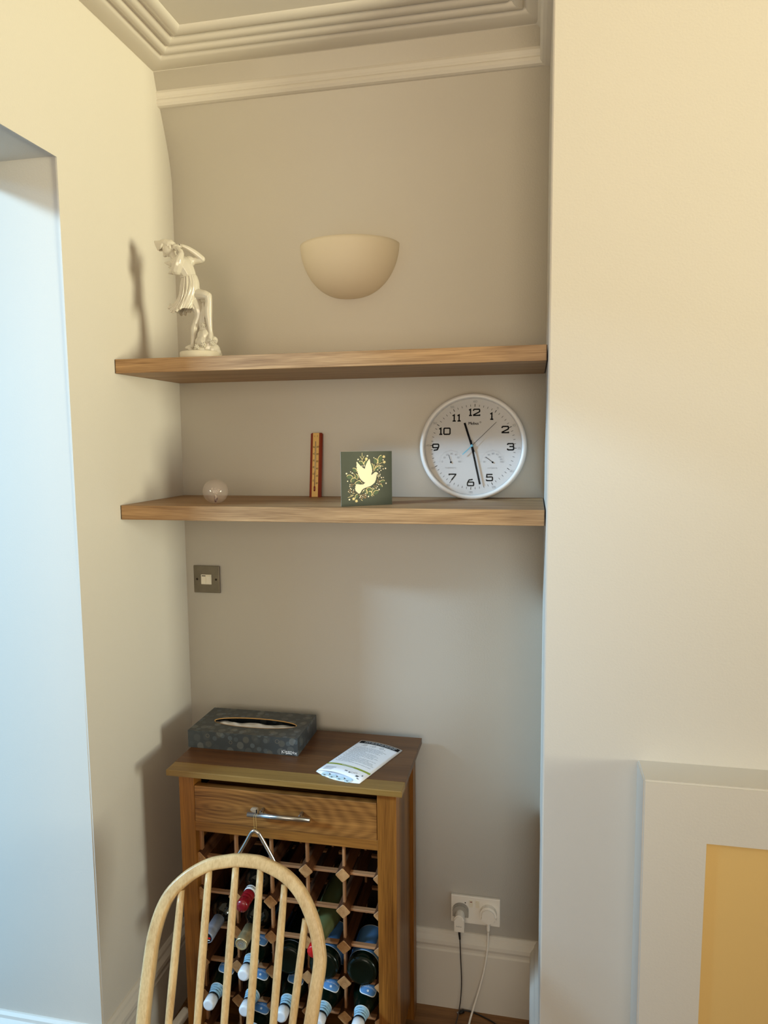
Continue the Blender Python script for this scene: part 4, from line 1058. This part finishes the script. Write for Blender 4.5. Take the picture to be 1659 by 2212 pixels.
hp = [cp_(q.x, q.y) for q in catmull([(q[0], q[1], 0) for q in inn_], 5)]
b = nb(); sweep(b, hp, lambda i, n: rrect(.0225, .027, .0062), upv=None) if False else None
rings = []
for i, p in enumerate(hp):
    tg = (hp[min(i + 1, len(hp) - 1)] - hp[max(i - 1, 0)]).normalized(); sd = tg.cross(cN).normalized()
    rings.append([b.verts.new(p + sd * x + cN * y) for x, y in rrect(.0270, .0225, .0062)])
for A, B2 in zip(rings, rings[1:]):
    for k in range(len(A)): b.faces.new([A[k], A[(k + 1) % len(A)], B2[(k + 1) % len(A)], B2[k]]).smooth = True
b.faces.new(rings[0][::-1]); b.faces.new(rings[-1])
link('hoop', b, M['beech'], t)
for (s0, t0), (s1, t1) in (((-.1392, .0892), (-.1336, .334)), ((-.0812, .0419), (-.0713, .3283)), ((-.0212, .0285), (-.0136, .3231)), ((.0352, .0357), (.0411, .3181)), ((.0917, .0622), (.0906, .3136)), ((.1428, .1246), (.131, .31))):
    ds = (s1 - s0) / (t1 - t0); b = nb(); A = cp_(s0 - ds * .008, t0 - .008); Z = cp_(s0 + ds * (.405 - t0), .405)
    sweep(b, [A + (Z - A) * k / 10 for k in range(11)], [.0072 + .0014 * math.sin(PI * min(1, k / 9)) for k in range(11)]); link('spindle', b, M['beech'], t)
sc_ = cp_(0, .40); seatp = []
fr = -cN if cN.y > 0 else cN
fdir = Vector((fr.x, fr.y, 0)).normalized()
for s, d in ((-.19, -.03), (-.10, -.052), (0, -.058), (.10, -.052), (.17, -.03), (.205, .06), (.212, .17), (.205, .28), (.17, .345), (.09, .368), (-.01, .372), (-.11, .368), (-.19, .345), (-.225, .28), (-.232, .17), (-.225, .06)):
    p = sc_ + cL * s + fdir * d; seatp.append((p.x, p.y))
b = nb(); sp_ = [(p.x, p.y) for p in catmull([(q[0], q[1], 0) for q in seatp + seatp[:1]], 3)[:-1]]
prism(b, sp_, .425, .455, 2); bmesh.ops.bevel(b, geom=[e for e in b.edges if abs(e.verts[0].co.z - e.verts[1].co.z) < 1e-5], offset=.006, segments=2, affect='EDGES')
link('seat', b, M['beech'], t)
feet = []
for s, d in ((-.15, .02), (.13, .02), (-.17, .30), (.15, .30)):
    top = sc_ + cL * s + fdir * d; top.z = .427; out = cL * (s * .35) + fdir * (-.09 if d < .1 else .06); bot = top + out; bot.z = 0
    b = nb(); sweep(b, [top + (bot - top) * k / 8 for k in range(9)], [.013, .015, .0165, .017, .0165, .0155, .014, .0125, .0115]); link('leg', b, M['beech'], t); feet.append((top, bot))
for (a0, a1), (c0, c1) in ((feet[0], feet[2]), (feet[1], feet[3])):
    b = nb(); A = a0 + (a1 - a0) * .55; Z = c0 + (c1 - c0) * .55; sweep(b, [A + (Z - A) * k / 6 for k in range(7)], [.008, .0095, .011, .0115, .011, .0095, .008]); link('stretcher', b, M['beech'], t)
m1 = [(feet[i][0] + (feet[i][1] - feet[i][0]) * .55 + feet[i + 2][0] + (feet[i + 2][1] - feet[i + 2][0]) * .55) / 2 for i in (0, 1)]
b = nb(); sweep(b, [m1[0], (m1[0] + m1[1]) / 2, m1[1]], [.008, .011, .008]); link('stretcher', b, M['beech'], t)

# ------------------------------------------------------------------ white plastic bar on the floor at the left
t = thing('plastic_bar', 'short white plastic bar leaning in the corner left of the wine rack', 'bar', (.03, -.30, 0))
b = nb(); A, Z = Vector((.030, -.395, .0125)), Vector((.0935, -.268, .083)); d = (Z - A).normalized()
sweep(b, [A, A + d * .004, Z - d * .005, Z], lambda i, n: rrect(.026 if i in (1, 2) else .020, .020 if i in (1, 2) else .014, .005), upv=(0, 0, 1)); link('bar', b, M['white_plastic'], t)

# ------------------------------------------------------------------ porcelain figurine
# drawing frame: measured picture of the figure, 7.373 units to the millimetre-scale pixel, mapped on the figure's own upright plane
FY = -0.268
def fg(cx, cy, d=0.0): return Vector((.0420 + .000176 * cx - .0000070 * cy, FY + d, 2.2780 - .000012 * cx - .000159 * cy))
PX = .000163
t = fig = thing('figurine', 'white glazed porcelain figurine of a capped piper with one foot on a rock', 'figurine', (.155, FY, 1.9318))
b = nb(); c0 = fg(985, 2010); lathe(b, [(.053, 1.9319), (.054, 1.9335), (.0535, 1.9500), (.052, 1.9518)], 48)
for v in b.verts: v.co.x += c0.x; v.co.y += FY + .004
link('base', b, M['porcelain_base'], fig)
def limb(bm, pts, seg=10):
    """tapered limb: pts (cx, cy, depth, radius in drawing units)"""
    C = catmull([tuple(fg(p[0], p[1], p[2])) for p in pts], 5); R = [p.x for p in catmull([(p[3] * PX, 0, 0) for p in pts], 5)]
    sweep(bm, C, lambda i, n: [(R[i] * math.cos(2 * PI * k / seg), R[i] * math.sin(2 * PI * k / seg)) for k in range(seg)])
    ball(bm, C[0], R[0], 10); ball(bm, C[-1], R[-1], 10)
def remesh(o, vox, it=3, fac=.5):
    m = o.modifiers.new('fuse', 'REMESH'); m.mode = 'VOXEL'; m.voxel_size = vox; m.use_smooth_shade = True
    if it: s = o.modifiers.new('soften', 'SMOOTH'); s.iterations = it; s.factor = fac
b = nb()
limb(b, [(790, 900, .004, 128), (800, 780, .002, 116), (742, 665, 0, 148), (690, 585, -.001, 142), (630, 540, 0, 98)])          # trunk
ball(b, fg(650, 560, -.012), .016, sc=(1, .8, .9)); ball(b, fg(760, 520, .014), .0165, sc=(1, .9, .9)); ball(b, fg(870, 985, .005), .0165, sc=(1, .9, .9))
limb(b, [(640, 560, 0, 62), (585, 500, -.001, 55), (545, 430, -.001, 58)])                                       # neck
ball(b, fg(490, 350, -.001), .0178, 18, sc=(1.06, .88, 1.02)); ball(b, fg(455, 385, -.001), .0125, 14, sc=(1, .9, 1))
limb(b, [(455, 420, -.001, 34), (415, 452, -.001, 26), (398, 440, -.001, 16)])                                   # nose, chin
ball(b, fg(480, 440, -.003), .0052, 10); ball(b, fg(540, 330, -.016), .0045, 10, sc=(.8, .5, 1.3)); ball(b, fg(430, 352, -.0135), .0030, 8, sc=(1.3, .5, .7))
ball(b, fg(440, 330, -.0125), .0042, 8, sc=(1.6, .5, .4)); ball(b, fg(455, 415, -.0125), .0030, 8, sc=(1.5, .5, .5))
limb(b, [(760, 515, .014, 66), (840, 500, .018, 60), (930, 488, .019, 52), (962, 480, .018, 42)])                # far upper arm and elbow
limb(b, [(960, 470, .018, 46), (880, 400, .010, 47), (790, 338, .000, 38), (720, 306, -.006, 28)])               # far forearm
limb(b, [(655, 690, -.017, 96), (690, 615, -.022, 84), (718, 530, -.023, 66), (738, 450, -.020, 44)])            # near upper arm
limb(b, [(738, 450, -.019, 40), (722, 405, -.018, 36), (670, 355, -.015, 28), (640, 325, -.012, 26)])            # near wrist
ball(b, fg(640, 330, -.012), .0060, 12, sc=(1, .7, 1.2)); ball(b, fg(700, 305, -.006), .0056, 12, sc=(1.1, .7, .9))
for k in range(4):                                                                                               # fingers
    limb(b, [(650 - k * 6, 335 + k * 14, -.014 + k * .001, 13), (612 - k * 7, 300 + k * 16, -.016 + k * .001, 12), (590 - k * 4, 320 + k * 14, -.014 + k * .001, 10)], 6)
    limb(b, [(700 - k * 4, 300 + k * 10, -.008, 12), (664 - k * 3, 283 + k * 12, -.009, 11), (645, 300 + k * 12, -.008, 10)], 6)
limb(b, [(645, 345, -.012, 12), (620, 372, -.010, 11), (600, 385, -.008, 9)], 6); limb(b, [(705, 320, -.004, 12), (680, 345, -.003, 10), (660, 352, -.003, 9)], 6)
limb(b, [(850, 1035, .006, 84), (960, 1052, .000, 84), (1070, 1068, -.006, 74), (1122, 1085, -.007, 62)])     # raised thigh
limb(b, [(1122, 1085, -.007, 62), (1130, 1180, -.006, 56), (1118, 1330, -.004, 64), (1130, 1480, -.003, 50), (1148, 1620, -.002, 34), (1152, 1680, -.002, 32)])   # raised shin
limb(b, [(1152, 1680, -.002, 34), (1160, 1740, -.006, 36), (1172, 1790, -.011, 30)])                             # foot on the rock
for k in range(5): limb(b, [(1140 + k * 14, 1775, -.012 - .001 * k, 11), (1142 + k * 15, 1812 - abs(k - 1) * 3, -.015, 9)], 6)
limb(b, [(880, 1180, .006, 100), (940, 1300, .006, 92), (945, 1400, .006, 72), (905, 1500, .006, 62)])           # standing thigh and knee
limb(b, [(905, 1500, .006, 60), (880, 1600, .006, 66), (862, 1720, .006, 44), (848, 1830, .005, 32), (846, 1880, .004, 34)])
limb(b, [(846, 1880, .004, 38), (815, 1915, .000, 40), (862, 1965, -.004, 30), (880, 1985, -.005, 24)])
limb(b, [(815, 1900, .001, 40), (770, 1915, -.001, 26)])
for k in range(5): limb(b, [(860 + k * 5, 1965, -.010 + k * .004, 12), (874 + k * 5, 1990, -.012 + k * .004, 10)], 6)
remesh(link('body', b, M['porcelain'], fig), .0011, 3)
b = nb()                                                                                                         # long peaked cap
limb(b, [(500, 300, -.001, 100), (425, 268, -.001, 84), (350, 258, -.001, 54), (288, 262, -.001, 26)])
for k in range(9):
    f = k / 8; limb(b, [(268 + 160 * f, 238 + 4 * f, -.004 - .004 * f, 18 + 8 * f), (290 + 110 * f, 300 + 10 * f, -.005 - .008 * f, 16 + 4 * f), (318 + 75 * f, 372 - 18 * f, -.005 - .008 * f, 9)], 6)
    limb(b, [(268 + 160 * f, 238 + 4 * f, .002 + .004 * f, 18 + 8 * f), (290 + 110 * f, 300 + 10 * f, .003 + .008 * f, 16 + 4 * f), (318 + 75 * f, 372 - 18 * f, .003 + .008 * f, 9)], 6)
remesh(link('cap', b, M['porcelain'], fig), .0011, 3)
b = nb(); rh = random.Random(2)
for k in range(26):
    cx, cy = 430 + 170 * rh.random(), 232 + 50 * rh.random(); cy += (cx - 430) * .35; ball(b, fg(cx, cy, -.014 + .018 * rh.random()), .0026 + .0012 * rh.random(), 8)
remesh(link('curls', b, M['porcelain'], fig), .0009, 1)
b = nb(); limb(b, [(600, 350, -.006, 11), (590, 300, -.006, 11), (585, 280, -.006, 9)], 8); limb(b, [(620, 360, -.004, 11), (560, 345, -.010, 9)], 8); limb(b, [(690, 300, -.0135, 7), (684, 292, -.0145, 6)], 8); link('pipe', b, M['flute_dark'], fig)
# jagged collar with leaf points
b = nb()
for a, tip, w in (((610, 590), (424, 566, -.004), 78), ((640, 690), (520, 752, -.016), 80), ((640, 560), (560, 600, .016), 60), ((700, 560), (835, 600, .012), 52), ((570, 650), (462, 625, .004), 52), ((700, 640), (770, 720, -.019), 52)):
    limb(b, [(a[0] + 30, a[1] - 15, -.002, w), ((a[0] * .55 + tip[0] * .45), (a[1] * .55 + tip[1] * .45), tip[2] * .8, w * .66), (a[0] * .15 + tip[0] * .85, a[1] * .15 + tip[1] * .85, tip[2], w * .3), (tip[0], tip[1], tip[2], 10)], 8)
limb(b, [(580, 560, -.008, 66), (660, 640, -.012, 84), (760, 610, .006, 66)], 8)
remesh(link('collar', b, M['porcelain'], fig), .0011, 3)
# pleated tunic skirt blown out to the left
b = nb(); NP, NR = 200, 30; R = []
LE = catmull([(692, 795, 0), (674, 930, 0), (662, 1060, 0), (618, 1170, 0), (556, 1228, 0), (502, 1240, 0)], 8); RE = catmull([(915, 755, 0), (950, 870, 0), (945, 1000, 0), (922, 1120, 0), (908, 1210, 0), (900, 1285, 0)], 8)
SAG = [(-1, 0), (-.8, 70), (-.55, 118), (-.25, 112), (.05, 62), (.35, 22), (.7, 8), (1, 0)]
def sag(e):
    for (a, p), (c, q) in zip(SAG, SAG[1:]):
        if a <= e <= c: k = (e - a) / (c - a); k = k * k * (3 - 2 * k); return p + (q - p) * k
    return 0
def skirt(a, f, lift=0.0):
    e = math.cos(a); dd = math.sin(a); q = f * (len(LE) - 1); i = min(int(q), len(LE) - 2); k = q - i
    l = LE[i] + (LE[i + 1] - LE[i]) * k; r = RE[i] + (RE[i + 1] - RE[i]) * k; u = (e + 1) / 2
    ple = abs(math.sin(9.5 * a + 1.2 * f)) ** .7 * 2 - 1; amp = .10 + .26 * f
    cx = l.x + (r.x - l.x) * u + 10 * f * math.sin(15 * a); cy = l.y + (r.y - l.y) * u + sag(e) * f ** 2.4 + 16 * f ** 4 * ple - 20 * f ** 6 * max(0, -e - .5)
    return fg(cx, cy, (.0150 * (1 + .45 * f) + lift) * dd * (1 + amp * ple * .6))
for j in range(NR + 1): R.append([b.verts.new(skirt(2 * PI * i / NP, j / NR)) for i in range(NP)])
for j in range(NR):
    for i in range(NP): b.faces.new([R[j][i], R[j][(i + 1) % NP], R[j + 1][(i + 1) % NP], R[j + 1][i]]).smooth = True
sk = link('tunic_skirt', b, M['porcelain'], fig); md = sk.modifiers.new('cloth', 'SOLIDIFY'); md.thickness = .0020; md.offset = 0
b = nb()
for k, a in enumerate((3.42, 3.72, 4.00, 4.28, 4.56, 4.84, 5.14, 5.5)):
    C = [skirt(a + .10 * math.sin(3 * f + k), f, .0012) for f in [.05 + .93 * q / 12 for q in range(13)]]; Rr = [(8 + 11 * (q / 12)) * PX for q in range(13)]
    sweep(b, C, Rr); ball(b, C[0], Rr[0], 8); ball(b, C[-1], Rr[-1] * 1.15, 8)
remesh(link('pleats', b, M['porcelain'], fig), .0009, 2)
b = nb(); limb(b, [(690, 806, -.004, 10), (720, 800, -.0135, 10), (780, 788, -.0165, 10), (850, 772, -.0150, 10), (915, 758, -.004, 10)], 8); link('waistband', b, M['porcelain'], fig)
# rock and tree stump, roses
b = nb()
for p in ((1010, 1700, .008, 100), (960, 1800, .008, 84), (1055, 1700, .006, 112), (1040, 1830, .004, 128), (985, 1890, .005, 92), (1120, 1850, .003, 108), (1010, 1960, .006, 150), (1100, 1900, .008, 140), (1180, 1930, .006, 110), (1060, 1780, .008, 110), (1130, 1840, .004, 90), (1240, 1965, .004, 70), (1090, 1680, .010, 75), (960, 1950, .012, 90), (1160, 1770, .014, 70)):
    ball(b, fg(*p[:3]), p[3] * PX, 14, sc=(1, 1, 1))
limb(b, [(1050, 1760, .008, 120), (1055, 1640, .011, 104), (1020, 1520, .011, 98), (1000, 1400, .011, 92), (995, 1300, .010, 72), (1008, 1205, .009, 46)])
for k in range(5): limb(b, [(985 + 18 * k, 1500, -.003, 8), (1000 + 14 * k, 1380, -.004, 12), (990 + 20 * k, 1240, .002, 8)], 6)
o = link('rock', b, M['porcelain'], fig); remesh(o, .0014, 4)
for cx, cy, dz, r in ((985, 1905, -.021, 46), (1085, 1868, -.020, 46), (1205, 1832, -.016, 44), (1045, 1545, -.006, 42), (1240, 1800, -.010, 32)):
    b = nb(); c = fg(cx, cy, dz); r *= PX; ball(b, c + Vector((0, .003, 0)), r * .95, 12, sc=(1, .6, 1))
    for ring, (n, rr) in enumerate(((6, .78), (5, .48), (3, .2))):
        for k in range(n):
            a = 2 * PI * k / n + ring * .6; ball(b, c + Vector((rr * r * math.cos(a), -.0016 * ring, rr * r * math.sin(a))), r * .36, 8, sc=(1, .55, .5), rot=Euler((0, -a + PI / 2, 0)))
    link('rose', b, M['porcelain'], fig)
